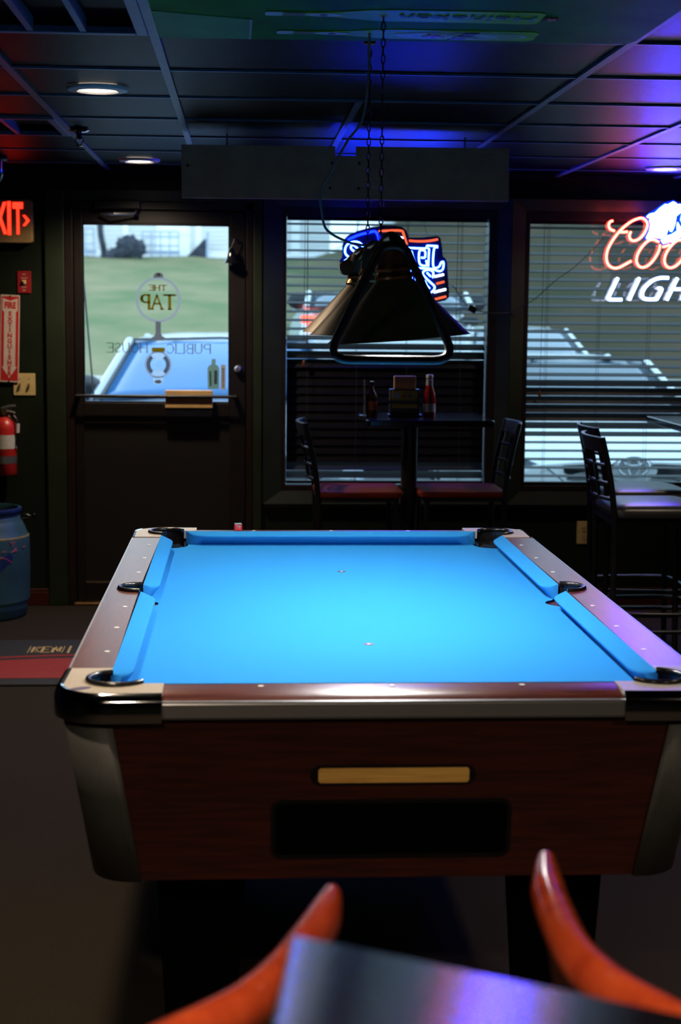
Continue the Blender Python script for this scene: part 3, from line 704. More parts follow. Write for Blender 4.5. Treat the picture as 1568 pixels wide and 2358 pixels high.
# near face: slot with pale wood bar, and a flat dark ball-return opening.  face leans: y grows with depth
def face_y(z): return -(CB[1]+(CT[1]-CB[1])*(z-zb)/(zt-zb))
def face_piece(name, x0, x1, z0, z1, r, proud, m, depth=.004):
    pl = rrect(x0, x1, z0, z1, r, 6); b = MB(); k = len(pl)
    b.add([(x, face_y(z)+depth, z) for x, z in pl]+[(x, face_y(z)-proud, z) for x, z in pl], [tuple(range(k)), tuple(range(2*k-1, k-1, -1))]+[(i, (i+1) % k, k+(i+1) % k, k+i) for i in range(k)])
    return b.build(name, m, T)
face_piece('slot_surround', -.156, .160, .642, .684, .020, .0010, 'black')
face_piece('slot_bar', -.141, .147, .648, .678, .006, .0030, 'maple')
def face_ring(name, x0, x1, z0, z1, r, w_, proud, m):
    o_ = rrect(x0, x1, z0, z1, r, 6); i_ = rrect(x0+w_, x1-w_, z0+w_, z1-w_, max(.002, r-w_), 6); k = len(o_)
    b = MB(); b.add([(x, face_y(z)-proud, z) for x, z in o_]+[(x, face_y(z)-proud, z) for x, z in i_]+[(x, face_y(z)+.004, z) for x, z in o_]+[(x, face_y(z)+.004, z) for x, z in i_],
        [(i, (i+1) % k, k+(i+1) % k, k+i) for i in range(k)]+[(i, (i+1) % k, 2*k+(i+1) % k, 2*k+i) for i in range(k)]+[(k+i, k+(i+1) % k, 3*k+(i+1) % k, 3*k+i) for i in range(k)])
    return b.build(name, m, T)
face_ring('return_rim', -.230, .232, .492, .614, .020, .008, .004, 'black')
face_piece('return_shade', -.224, .226, .498, .608, .014, .0008, 'black_matte')  # flat sheet, no recess: the shade inside the opening is painted black
# legs
def leg(sx, sy):
    x0, x1 = (.275, .460); xa, xb = (.300, .440)
    y0, y1 = .72, .90; ya, yb = .745, .88
    t_ = [(sx*x0, sy*y0, zb), (sx*x1, sy*y0, zb), (sx*x1, sy*y1, zb), (sx*x0, sy*y1, zb)]
    b_ = [(sx*xa, sy*ya, .03), (sx*xb, sy*ya, .03), (sx*xb, sy*yb, .03), (sx*xa, sy*yb, .03)]
    l_ = MB().hexa(b_+t_).build('leg', 'black_matte', T, bevel=.01)
    MB().cyl((sx*(xa+xb)/2, sy*(ya+yb)/2, 0), .05, .032, 20).build('leveller', 'black_gloss', l_)
for sx in (-1, 1):
    for sy in (-1, 1): leg(sx, sy)

ch = thing('chalk_cube', 'small red-wrapped cube of cue chalk on the far rail', 'chalk', (-.300, 1.072, RZ), .12)
MB().box(-.0115, .0115, -.0115, .0115, 0, .0205).build('wrapper', 'chalk_red', ch, bevel=.001)
MB().box(-.0113, .0113, -.0113, .0113, .0205, .0225).build('chalk_top', 'chalk_top', ch, bevel=.0008)
text('lettering', 'Trip', 'label_white', ch, (0, -.0119, .0145), (PI/2, 0, 0), .0085, .0002, .0001)
text('lettering', 'chalk', 'label_white', ch, (0.001, -.0119, .0085), (PI/2, 0, 0), .0035, 0, .0001)

# ================================================================== BILLIARD LAMP
LX = .045
L = thing('billiard_lamp', 'three-shade bronze billiard lamp hanging on chains over the pool table', 'lamp', (LX, 0, 0))
def shade(y, tilt, pw, zoff=0.):
    zb_, r_ = 1.475+zoff, .162
    o_ = [(r_, zb_), (.155, zb_+.006), (.040, zb_+.134), (.036, zb_+.140), (.034, zb_+.190), (.030, zb_+.215), (.018, zb_+.232), (.004, zb_+.238)]
    i_ = [(.158, zb_+.001), (.036, zb_+.132), (.030, zb_+.140), (.026, zb_+.20), (.002, zb_+.215)]
    mt = Matrix.Translation((0, y, zb_+.2)) @ Matrix.Rotation(tilt, 4, 'Y') @ Matrix.Translation((0, -y, -zb_-.2))
    s_ = MB().lathe(o_, (0, y, 0), 40).xf(mt).build('lamp_shade', 'shade_out', L, smooth=30)
    MB().lathe(i_, (0, y, 0), 40).xf(mt).build('shade_lining', 'shade_in', s_, smooth=30)
    MB().lathe([(.041, zb_+.132), (.044, zb_+.138), (.040, zb_+.146), (.037, zb_+.150), (.041, zb_+.156), (.037, zb_+.164), (.036, zb_+.166)], (0, y, 0), 28).xf(mt).build('shade_collar', 'brass', s_, smooth=50)
    MB().ball((0, y, zb_+.120), .030, 16).build('bulb', 'bulb', s_, smooth=60)
    ld = bpy.data.lights.new('lamp_bulb', 'POINT'); ld.energy = pw; ld.color = (1, .97, .93); ld.shadow_soft_size = .035
    lo = bpy.data.objects.new('lamp_bulb', ld); COL.objects.link(lo); lo.parent = L; lo.location = (0, y, zb_+.082)
shade(-.45, R_(-5.0), 38); shade(0, R_(.5), 20); shade(.45, R_(1), 9)
def end_frame(y):
    hw, ht, zt_, zb2, r_ = .131, .024, 1.676, 1.4345, .050
    pts = []
    bl, br, tl, tr = (-hw-.008, zb2), (hw+.008, zb2), (-ht, zt_), (ht, zt_)
    def rc(p, a, b, d, k=6):
        p, a, b = Vector(p), Vector(a), Vector(b)
        s0 = p+(a-p).normalized()*d; s1 = p+(b-p).normalized()*d
        return [(1-t)**2*s0+2*t*(1-t)*p+t*t*s1 for t in [i/k for i in range(k+1)]]
    pts += rc(bl, tl, br, r_)+rc(br, bl, tr, r_)+rc(tr, br, tl, .02)+rc(tl, tr, bl, .02)
    return MB().tube([(p.x-.013, y, p.y) for p in pts], .0098, 10, closed=True).build('end_frame', 'lamp_frame', L, smooth=50)
end_frame(-.62)
MB().tube([(-.013, -.62, 1.692), (-.013, .62, 1.692)], .0095, 10).build('cross_bar', 'lamp_frame', L, smooth=50)
for y in (-.45, 0, .45):
    MB().tube([(-.04, y+.02, 1.668), (-.02, y+.01, 1.690), (0, y, 1.700)], .010, 10).build('shade_arm', 'brass', L, smooth=50)
MB().tube([(-.045, .38, 1.655), (-.045, .44, 1.655)], .021, 14).build('switch_box', 'brass', L, smooth=40)
lk = MB().tube([(.0045*math.cos(a), 0, .011*math.sin(a)) for a in [2*PI*i/12 for i in range(12)]], .0016, 5, closed=True).mesh('chain_link', 'black', 60)
for y in (-.23, .17):
    z, k = 1.712, 0
    while z < H-.004:
        o = bpy.data.objects.new('chain_link', lk); COL.objects.link(o); o.parent = L; o.location = (-.006, y, z); o.rotation_euler = (0, 0, PI/2 if k % 2 else 0)
        z += .0185; k += 1
    MB().lathe([(.016, 0), (.014, -.010), (.004, -.014)], (-.006, y, H), 14).build('ceiling_hook', 'brass', L)
MB().tube(cr([(-.02, .0, H), (-.024, 0, 2.087), (-.038, 0, 2.003), (-.072, 0, 1.955), (-.110, 0, 1.885), (-.138, 0, 1.832), (-.134, 0, 1.779), (-.120, 0, 1.735), (-.06, 0, 1.705), (-.013, 0, 1.700)], 5), .0036, 6).build('power_cord', 'white_cord', L, smooth=60)

# ================================================================== CEILING FIXTURES
def can_light(x, y, label, e, cone=115, soft=.05):
    t = thing('recessed_light', label, 'light', (x, y, H), group='recessed ceiling lights')
    MB().lathe([(.062, -.004), (.066, -.010), (.094, -.007), (.098, 0), (.098, .003)], (0, 0, 0), 36).build('trim_ring', 'white_trim', t, smooth=40)
    MB().lathe([(.062, -.004), (.058, .004), (1e-4, .004)], (0, 0, 0), 30).build('lens', 'can_glow', t, smooth=40)
    ld = bpy.data.lights.new('downlight', 'SPOT'); ld.energy = e; ld.color = (1, .80, .56); ld.spot_size = R_(cone); ld.spot_blend = .7; ld.shadow_soft_size = soft
    lo = bpy.data.objects.new('downlight', ld); COL.objects.link(lo); lo.parent = t; lo.location = (0, 0, -.022)
    return t
can_light(-.746, 1.183, 'glowing recessed ceiling light nearer the pool table, upper left', 80, 135)
can_light(-.773, 3.640, 'glowing recessed ceiling light above the door', 70, 150)
can_light(1.735, 3.640, 'glowing recessed ceiling light above the right-hand neon sign', 20, 140)
for x, y, e, w in ((-.750, -1.27, 80, 'nearest the left of the pool table end'), (-.750, -3.72, 170, 'left of the camera'), (1.735, 1.19, 55, 'right of the pool table'), (1.735, -1.27, 70, 'right of the pool table end'), (1.735, -3.72, 170, 'right of the camera')):
    can_light(x, y, 'recessed ceiling light out of view '+w, e, 152 if y < -3 else (96 if y < 0 else 125), .07)

def troffer(x0, x1, y0, y1, n, label):
    t = thing('ceiling_troffer', label, 'light fixture', ((x0+x1)/2, (y0+y1)/2, H))
    hx, hy = (x1-x0)/2, (y1-y0)/2; f = .030
    for q in ((-hx, -hx+f, -hy, hy), (hx-f, hx, -hy, hy), (-hx+f, hx-f, -hy, -hy+f), (-hx+f, hx-f, hy-f, hy)):
        MB().box(q[0], q[1], q[2], q[3], -.006, .012).build('frame_bar', 'tbar', t, bevel=.002)
    for i in range(1, n):
        x = -hx+f+(2*hx-2*f)*i/n
        MB().box(x-.008, x+.008, -hy+f, hy-f, -.004, .030).build('louvre_bar', 'tbar', t)
    MB().box(-hx+f, hx-f, -hy+f, hy-f, .030, .040).build('diffuser', 'tile', t)
    return t
troffer(-1.108, -.524, -.468, .141, 4, 'unlit ceiling fixture with pale louvre bars at the top left')
troffer(-1.563, -.978, 1.992, 2.578, 3, 'unlit louvred ceiling fixture above the exit sign, edged with red glow')
sp = thing('fire_sprinkler', 'small chrome fire sprinkler under the ceiling', 'sprinkler', (-.923, 2.354, H))
MB().lathe([(.038, 0), (.040, -.006), (.030, -.012), (.012, -.014), (.010, -.030), (.014, -.034), (.006, -.040)], (0, 0, 0), 24).build('escutcheon', 'chrome', sp, smooth=40)
MB().tube([(-.010, 0, -.030), (-.016, 0, -.045), (-.006, 0, -.060), (0, 0, -.062), (.006, 0, -.060), (.016, 0, -.045), (.010, 0, -.030)], .0028, 6).build('frame_arm', 'chrome', sp)
MB().lathe([(1e-4, -.062), (.016, -.063), (.017, -.066), (1e-4, -.067)], (0, 0, 0), 16).build('deflector', 'chrome', sp)
dm = thing('ceiling_speaker', 'black dome fixture hanging at the ceiling above the exit sign', 'dome', (-1.455, 3.60, H))
MB().lathe([(.075, 0), (.078, -.012), (.070, -.020)], (0, 0, 0), 28).build('base_ring', 'black', dm, smooth=40)
MB().lathe([(.068, -.018)]+[(.066*math.cos(a)+1e-4, -.03-.105*math.sin(a)) for a in [i*PI/16 for i in range(9)]], (0, 0, 0), 28).build('dome', 'black_gloss', dm, smooth=60)

# beer poster lying flat under the ceiling
po = thing('ceiling_poster', 'green beer poster with two bottles fixed flat to the ceiling', 'poster', (0, 0, H-.010))
px = [(-.497, -.62), (.700, -.62)]+[(.700, .05), (.690, .085), (.650, .100), (.45, .110), (-.497, .136)]
MB().prism(px, 0, .004).build('poster_sheet', 'poster', po)
MB().prism([(-.495, .133), (-.270, .123), (-.268, -.150), (-.495, -.235)], -.0012, 0).build('poster_panel', 'poster_panel', po)
MB().prism([(-.272, .120), (-.266, .120), (-.264, -.152), (-.270, -.152)], -.0020, -.0010).build('panel_edge', 'poster_edge', po)
def bottle_print(x, y, w, L_, oval):
    out = [(0, -.020), (.045, -.020), (.050, -.017), (.16, -.019), (.22, -.032), (.30, -.055), (.36, -.062), (.78, -.062), (.80, -.050)]
    pl = [(x+u*L_, y+v*w) for u, v in out]+[(x+u*L_, y-v*w) for u, v in out[::-1]]
    b = MB().prism(pl, -.0014, 0).build('bottle_print', 'bottle_green', po)
    MB().prism([(x+u*L_, y+v*w*1.02) for u, v in [(0, -.020), (.045, -.020), (.045, .020), (0, .020), (-.006, 0)]], -.0022, -.0012).build('cap_print', 'print_white', b)
    MB().prism([(x+u*L_, y+v*w) for u, v in [(.05, -.017), (.11, -.018), (.11, .018), (.05, .018)]], -.0022, -.0012).build('neck_print', 'bottle_dark', b)
    MB().prism([(x+(.165+.055*math.cos(a))*L_, y+.017*w*math.sin(a)) for a in [2*PI*i/20 for i in range(20)]], -.0026, -.0012).build('neck_label', 'print_white', b)
    MB().prism([(x+(.165+.012*math.cos(a))*L_, y+.011*w*math.sin(a)) for a in [2*PI*i/20 for i in range(20)]], -.0032, -.0020).build('neck_mark', 'print_navy', b)
    if oval:
        cx = x+.565*L_
        for k, (rx, ry, m) in enumerate(((.205, .050, 'print_white'), (.190, .044, 'print_olive'), (.120, .034, 'print_white'))):
            MB().prism([(cx+rx*L_*math.cos(a), y+ry*w*math.sin(a)) for a in [2*PI*i/32 for i in range(32)]], -.0022-.0006*k, -.0012).build('label_oval', m, b)
        MB().prism([(cx-.035*L_, y+.046*w), (cx+.010*L_, y+.046*w), (cx+.050*L_, y-.046*w), (cx+.005*L_, y-.046*w)], -.0046, -.0012).build('label_band', 'print_navy', b)
        MB().prism([(cx-.085*L_+.03*math.cos(PI/2+k*PI/5)*(1 if k % 2 == 0 else .4), y+.025*w*math.sin(PI/2+k*PI/5)*(1 if k % 2 == 0 else .4)) for k in range(10)], -.0046, -.0012).build('star_print', 'print_red', b)
    return b
b1 = bottle_print(-.232, -.236, 1.15, .80, False)
b2 = bottle_print(-.200, .010, 1.05, .80, True)
text('lettering', 'Heineken', 'print_faint', po, (.235, -.236, -.0030), (0, PI, 0), .085, .001, .0004)
text('lettering', 'Heineken', 'print_white', po, (.262, .010, -.0056), (0, PI, .42), .030, .0004, .0003)
MB().prism([(.43+.022*math.cos(PI/2+k*PI/5)*(1 if k % 2 == 0 else .4), -.236+.03*math.sin(PI/2+k*PI/5)*(1 if k % 2 == 0 else .4)) for k in range(10)], -.0030, -.0012).build('star_print', 'print_red', po)

# board hanging below the ceiling
bd = thing('hanging_board', 'weathered grey board with a notch, hung just below the ceiling', 'board', (0, 2.42, 0))
z0, z1 = 1.974, 2.183
MB().prism([(-.530, z0), (.780, z0+.003), (.777, z1+.003), (.163, z1+.001), (.163, z1-.036), (.080, z1-.036), (.080, z1), (-.530, z1-.002)], 0, .030, 'y').build('panel', 'board', bd, bevel=.002)
for x, z in ((.060, 2.02), (.175, 2.02), (-.505, 2.10), (.176, 2.118), (.067, 2.118)): MB().cyl((x, -.0015, z), .006, .003, 10, axis='y').build('screw', 'black', bd)
for x in (-.35, .60): MB().tube([(x, .015, 2.178), (x, .015, H+.001)], .004, 6).build('hanger_rod', 'steel', bd)

# ================================================================== WALL ITEMS
ex = thing('exit_sign', 'red-lit exit sign with arrow on the left of the door', 'exit sign', (-1.505, WY, 1.962))
MB().prism(rrect(-.166, .166, -.106, .106, .016), -.060, -.002, 'y').build('housing', 'exit_body', ex, bevel=.004)
text('lettering', 'E', 'exit_red', ex, (-.052, -.0605, .006), (PI/2, 0, 0), .212, .006, .0008, .40)
text('lettering', 'X', 'exit_red', ex, (.006, -.0605, .006), (PI/2, 0, 0), .212, .006, .0008, .40)
text('lettering', 'I', 'exit_red', ex, (.052, -.0605, .006), (PI/2, 0, 0), .212, .010, .0008, .40)
text('lettering', 'T', 'exit_red', ex, (.095, -.0605, .006), (PI/2, 0, 0), .212, .006, .0008, .38)
MB().prism([(.119, .030), (.131, .030), (.153, .004), (.131, -.022), (.119, -.022), (.138, .004)], -.0615, -.0600, 'y').build('arrow', 'exit_red', ex)
MB().prism([(-.114, .032), (-.127, .032), (-.153, .004), (-.127, -.022), (-.114, -.022), (-.134, .004)], -.0608, -.0600, 'y').build('blank_arrow', 'exit_body', ex)

al = thing('alarm_plate', 'small dark red alarm switch plate on the green wall', 'switch plate', (-1.391, WY, 1.662))
MB().prism(rrect(-.034, .034, -.055, .055, .004), -.007, 0, 'y').build('plate', 'red_plate', al, bevel=.0015)
MB().box(-.010, .010, -.016, -.007, -.010, .010).build('toggle', 'cream', al, bevel=.002)
MB().box(-.010, -.001, -.018, -.015, -.010, .002).build('toggle_lever', 'black', al)
for z, t_ in ((.038, 'FIRE'), (.020, 'ALARM'), (-.026, 'PUSH'), (-.042, 'OFF')): text('lettering', t_, 'label_white', al, (0, -.0073, z), (PI/2, 0, 0), .010, 0, .0002)

fs = thing('fire_extinguisher_sign', 'tall red and white FIRE EXTINGUISHER arrow sign', 'sign', (-1.467, WY, 1.377)); fs.rotation_euler = (0, R_(1.7), 0)
MB().prism(rrect(-.048, .048, -.220, .220, .004), -.014, -.011, 'y').build('sign_plate', 'sign_white', fs)
hb = MB().prism([(-.0435, -.213), (.0435, -.213), (.0435, .213), (-.0435, .213)], -.0146, -.0139, 'y').build('red_field', 'sign_red', fs)
MB().prism([(-.038, .204), (0, .190), (.038, .204), (.038, .142), (.029, .134), (.029, -.142), (.038, -.142), (0, -.200), (-.038, -.142), (-.029, -.142), (-.029, .134), (-.038, .142)], -.0152, -.0145, 'y').build('white_arrow', 'sign_white', fs)
text('lettering', 'FIRE', 'sign_red', fs, (0, -.0154, .166), (PI/2, 0, 0), .044, .0022, .0003, .72)
for i, c in enumerate('EXTINGUISHER'): text('lettering', c, 'sign_red', fs, (0, -.0154, .124-i*.0275), (PI/2, 0, 0), .031, .0016, .0003)
for z in (.214, -.214): MB().cyl((0, -.018, z), .004, .018, 10, axis='y').build('fixing', 'black', fs)

sw = thing('light_switch', 'cream double toggle switch plate behind the sign', 'switch plate', (-1.398, WY, 1.145))
MB().prism(rrect(-.055, .055, -.056, .056, .004), -.006, 0, 'y').build('plate', 'cream', sw, bevel=.0015)
for x in (-.023, .023):
    tg = MB().hexa([(x-.005, -.005, -.012), (x+.005, -.005, -.012), (x+.005, -.005, .006), (x-.005, -.005, .006), (x-.004, -.020, -.014), (x+.004, -.020, -.014), (x+.004, -.016, -.004), (x-.004, -.016, -.004)]).build('toggle', 'brass', sw)
    for z in (.030, -.030): MB().cyl((x, -.008, z), .0025, .003, 8, axis='y').build('screw', 'steel', sw)

ol = thing('wall_outlet', 'cream duplex outlet low on the green wall', 'outlet', (1.510, WY, .384))
MB().prism(rrect(-.036, .036, -.060, .060, .004), -.006, 0, 'y').build('plate', 'cream', ol, bevel=.0015)
for z in (.022, -.022):
    so = MB().prism([(.015*math.cos(a), z+.017*math.sin(a)) for a in [2*PI*i/20 for i in range(20)]], -.0075, -.006, 'y').build('socket', 'cream', ol)
    MB().box(-.008, -.005, -.0082, -.0074, z-.002, z+.009).box(.005, .008, -.0082, -.0074, z-.002, z+.009).cyl((0, -.0082, z-.009), .003, .0009, 8, axis='y').build('slots', 'black', so)
MB().cyl((0, -.0078, 0), .003, .002, 8, axis='y').build('screw', 'black', ol)

fe = thing('fire_extinguisher', 'red fire extinguisher hanging below the arrow sign', 'fire extinguisher', (-1.492, WY-.078, .690))
MB().lathe([(1e-4, 0), (.055, 0), (.060, .006), (.060, .235), (.054, .262), (.036, .284), (.018, .296), (.016, .305)], (0, 0, 0), 32).build('cylinder', 'red', fe, smooth=40)
MB().lathe([(.0606, .135), (.0606, .205)], (0, 0, 0), 32).build('label', 'label_white', fe, smooth=40)
MB().lathe([(.0608, .060), (.0608, .098)], (0, 0, 0), 32).build('strap', 'steel', fe, smooth=40)
MB().lathe([(.018, .300), (.020, .305), (.020, .330), (.012, .336), (1e-4, .336)], (0, 0, 0), 20).build('valve', 'brass', fe, smooth=40)
MB().tube([(-.010, -.010, .335), (.030, -.020, .348), (.060, -.020, .352)], [.009, .008, .006], 8).build('lever', 'steel', fe, smooth=40)
MB().tube([(-.010, -.010, .325), (.030, -.020, .322), (.058, -.020, .314)], [.009, .007, .005], 8).build('carry_handle', 'steel', fe, smooth=40)
MB().lathe([(1e-4, -.006), (.014, -.006), (.014, 0), (1e-4, 0)], (.004, -.020, .318), 16, axis='y').build('gauge', 'brass', fe, smooth=40)
MB().tube(cr([(.014, 0, .318), (.042, -.012, .306), (.066, -.022, .270), (.070, -.024, .200), (.068, -.024, .150)], 5), .009, 8).build('hose', 'black', fe, smooth=50)
MB().tube([(.068, -.024, .215), (.070, -.024, .262)], .0105, 10).build('hose_band', 'label_white', fe, smooth=50)
MB().box(-.020, .020, .055, .078, .10, .30).build('wall_bracket', 'steel', fe)

# ================================================================== FLOOR ITEMS, LEFT
ba = thing('plastic_barrel', 'open blue plastic barrel with pink scribbles beside the door', 'barrel', (-1.585, 3.925, 0))
MB().lathe([(1e-4, .004), (.205, .004), (.216, .016), (.222, .070), (.226, .082), (.232, .088), (.236, .25), (.234, .395), (.231, .408), (.226, .414), (.212, .450), (.198, .480), (.190, .490), (.190, .500), (.184, .508), (.186, .530), (.194, .536), (.194, .545), (.182, .545), (.178, .53), (.178, .46), (.205, .40), (.222, .36), (.222, .05), (1e-4, .03)], (0, 0, 0), 56).build('barrel_body', 'barrel', ba, smooth=40)
MB().lathe([(.2325, .405), (.2335, .409), (.231, .412)], (0, 0, 0), 56).build('seam_line', 'yellow_line', ba, smooth=60)
MB().lathe([(.1955, .528), (.1975, .534), (.1965, .546), (.190, .548)], (0, 0, 0), 48).build('rim', 'barrel_dark', ba, smooth=60)
def onb(a, z, dr=.0015): return ((.2365+dr)*math.sin(R_(a)), -(.2365+dr)*math.cos(R_(a)), z)
def scrib(pts, r=.0013): return MB().tube([onb(*p) for p in pts], r, 5).build('marker_scribble', 'pink', ba)
scrib([(26, .322), (32, .321), (38, .315), (43, .300), (46, .292)]); scrib([(44, .395), (47, .388), (48, .380), (46, .372)], .0016); scrib([(47, .388), (51, .392)])
scrib([(46, .344), (50, .350), (53, .362)], .0016); scrib([(50, .350), (54, .348)]); scrib([(64, .360), (70, .362)]); scrib([(33, .350), (38, .352)]); scrib([(20, .195), (22, .21), (22, .23)])
q = [(20, .262), (29, .250), (49, .318), (41, .345)]
b = MB(); rows = 6
for i in range(rows+1):
    for j in range(rows+1):
        u, v = i/rows, j/rows
        a = (q[0][0]*(1-u)+q[1][0]*u)*(1-v)+(q[3][0]*(1-u)+q[2][0]*u)*v; z = (q[0][1]*(1-u)+q[1][1]*u)*(1-v)+(q[3][1]*(1-u)+q[2][1]*u)*v
        b.v.append(onb(a, z, .0012))
b.f = [(i*(rows+1)+j, (i+1)*(rows+1)+j, (i+1)*(rows+1)+j+1, i*(rows+1)+j+1) for i in range(rows) for j in range(rows)]
b.build('faded_diamond', 'barrel_dark', ba)
MB().tube(cr([(.190, .02, .500), (.215, .02, .508), (.240, .02, .500), (.258, .02, .508), (.252, .02, .492), (.225, .02, .488), (.192, .02, .488)], 4), .0055, 6).build('clamp_handle', 'black', ba, smooth=60)

fm = thing('floor_mat', 'black rubber floor mat with red field and gold lettering by the door', 'mat', (0, 0, 0))
MB().prism(rrect(-1.455, -.38, 2.395, 3.275, .09, 8), 0, .009).build('mat_base', 'mat_black', fm, bevel=.003)
xs = [-1.425+1.015*i/20 for i in range(21)]
bow = lambda x: .085*(1-((x+.92)/.55)**2)
MB().prism([(x, 2.500) for x in xs]+[(x, 2.800+bow(x)) for x in xs[::-1]], .009, .0105).build('red_field', 'mat_red', fm)
MB().prism([(x, 2.842+bow(x)) for x in xs]+[(x, 2.872+bow(x)) for x in xs[::-1]], .009, .0105).build('red_stripe', 'mat_red', fm)
gl_ = MB(); stroke_mesh(gl_, 'KEN', -1.225, -1.105, 3.005, .105, .008, lambda u, v, s: (u, v, .009+.0015*s)); gl_.build('lettering', 'mat_gold', fm)
gl_ = MB(); stroke_mesh(gl_, 'KEN', -1.243, -1.090, 2.995, .130, .003, lambda u, v, s: (u, v, .009+.0012*s)); gl_.build('lettering_outline', 'mat_gold', fm)
MB().box(-1.068, -1.058, 2.985, 3.130, .009, .0105).build('divider', 'mat_gold', fm)
gl_ = MB(); stroke_mesh(gl_, 'GOL', -1.01, -.80, 3.01, .10, .006, lambda u, v, s: (u, v, .009+.0015*s)); gl_.build('lettering', 'mat_gold', fm)

# ================================================================== NEON SIGNS
GL['M'] = [[(0, 0), (.06, 1), (.42, .25), (.78, 1), (.84, 0)]]; GL['D'] = [[(0, 0), (0, 1), (.34, 1), (.6, .8), (.66, .5), (.6, .2), (.34, 0), (0, 0)]]
SY = 4.100
def neon(parent, pts, core, shell, r, put, smooth=True, name='neon_tube', closed=False):
    P = [put(u, v) for u, v in pts]
    P = cr(P, 4, closed) if smooth and len(P) > 2 else [Vector(p) for p in P]
    o = MB().tube(P, r*(.60 if shell else 1), 8, closed=closed).build(name, core, parent, smooth=60)
    if shell: MB().tube(P, r, 8, closed=closed).build('glass_sleeve', shell, o, smooth=60)
    return o
s1 = thing('neon_sign', 'blue and orange neon beer sign with outlined lettering behind the lamp', 'neon sign')
K1 = .00222/5.227
def pa(u, v): return (.152+u*K1, SY, 2.003-v*K1)
out1 = [(215, 215), (330, 160), (500, 112), (640, 95), (760, 98), (860, 105), (915, 150), (945, 230), (1100, 228), (1290, 208), (1325, 230), (1345, 330), (1358, 450), (1390, 470), (1410, 520), (1418, 620), (1442, 870), (1440, 935), (1400, 972), (1290, 998), (1000, 940), (700, 880), (400, 800), (250, 720), (180, 640), (128, 580), (120, 510), (148, 470), (150, 330), (180, 250)]
MB().prism([(pa(u, v)[0], pa(u, v)[2]) for u, v in out1], SY+.016, SY+.024, 'y').build('backing', 'acrylic', s1)
rr_ = .0052
for p in ([(210, 268), (330, 215), (450, 182), (530, 165), (560, 190), (580, 240), (595, 310)],): neon(s1, p, 'n_stroke', None, rr_, pa)
for p in ([(580, 165), (700, 155), (850, 155), (880, 200), (920, 320)], [(945, 270), (1050, 276), (1180, 270), (1290, 250)], [(1280, 775), (1375, 750)], [(1265, 960), (1400, 925)]): neon(s1, p, 'n_orange', None, rr_, pa)
for p in ([(640, 240), (750, 230), (870, 240)], [(1260, 690), (1365, 665)], [(1255, 875), (1395, 840)]): neon(s1, p, 'n_white', 'n_white_s', .0062, pa)
letters = [[(390, 480), (330, 430), (262, 382), (250, 350), (270, 328), (310, 350), (362, 406), (386, 400), (384, 330), (330, 292), (260, 296), (200, 332), (180, 400), (200, 450), (270, 495)],
           [(180, 590), (180, 515), (208, 492), (226, 522)],
           [(410, 490), (430, 420), (465, 358), (500, 385), (522, 462)], [(432, 440), (500, 440)],
           [(560, 540), (565, 350), (650, 480), (735, 350), (742, 540)], [(790, 350), (795, 500), (850, 540), (905, 500), (905, 352)],
           [(935, 355), (1040, 358), (1150, 360)], [(975, 392), (1000, 480), (1022, 545)],
           [(1140, 468), (1138, 392), (1072, 390), (1076, 540), (1160, 560), (1152, 500)], [(1090, 468), (1136, 470)],
           [(1290, 330), (1160, 325), (1150, 345), (1186, 362), (1180, 572)],
           [(1290, 345), (1246, 362), (1240, 570), (1305, 576), (1335, 522), (1362, 520), (1356, 600), (1310, 626), (1230, 602), (1060, 590)],
           [(1236, 705), (1240, 640), (1190, 610), (1130, 626), (1120, 672), (1200, 752), (1258, 805), (1250, 850), (1215, 882)], [(1212, 690), (1165, 645)], [(1140, 740), (1168, 800), (1202, 832)],
           [(906, 590), (935, 560), (966, 535)], [(905, 590), (928, 612), (990, 770)], [(992, 598), (958, 690)], [(1034, 680), (1036, 800), (1132, 884)], [(978, 690), (988, 770)], [(1060, 750), (1100, 800), (1122, 830)],
           [(280, 760), (345, 580), (420, 770)], [(310, 690), (395, 692)], [(470, 590), (475, 770), (550, 750), (590, 680), (550, 610), (470, 590)], [(640, 790), (700, 590), (770, 800)], [(668, 715), (745, 718)]]
for p in letters: neon(s1, p, 'n_letter', 'n_letter_s', .0050, pa, smooth=len(p) > 5)
for u, v in ((300, 190), (1190, 245)):
    x, y, z = pa(u, v-40); MB().tube([(x, SY+.02, z-.02), (x+.01*(1 if u < 700 else -1)*2, SY+.01, z+.03), (x+.035*(1 if u < 700 else -1), SY+.045, 2.03)], .0012, 5).build('hanging_wire', 'cord', s1)
MB().tube(cr([(.770, SY+.01, 1.665), (.790, SY, 1.655), (.830, SY, 1.590), (.858, SY, 1.566)], 4), .0022, 5).build('power_cord', 'cord', s1)
MB().hexa([(-.022, -.012, -.016), (.022, -.012, -.016), (.022, .012, -.016), (-.022, .012, -.016), (-.022, -.012, .016), (.022, -.012, .016), (.022, .012, .016), (-.022, .012, .016)]).xf(Matrix.Translation((.882, SY, 1.548)) @ Matrix.Rotation(.5, 4, 'Y')).build('power_adapter', 'black', s1, bevel=.004)

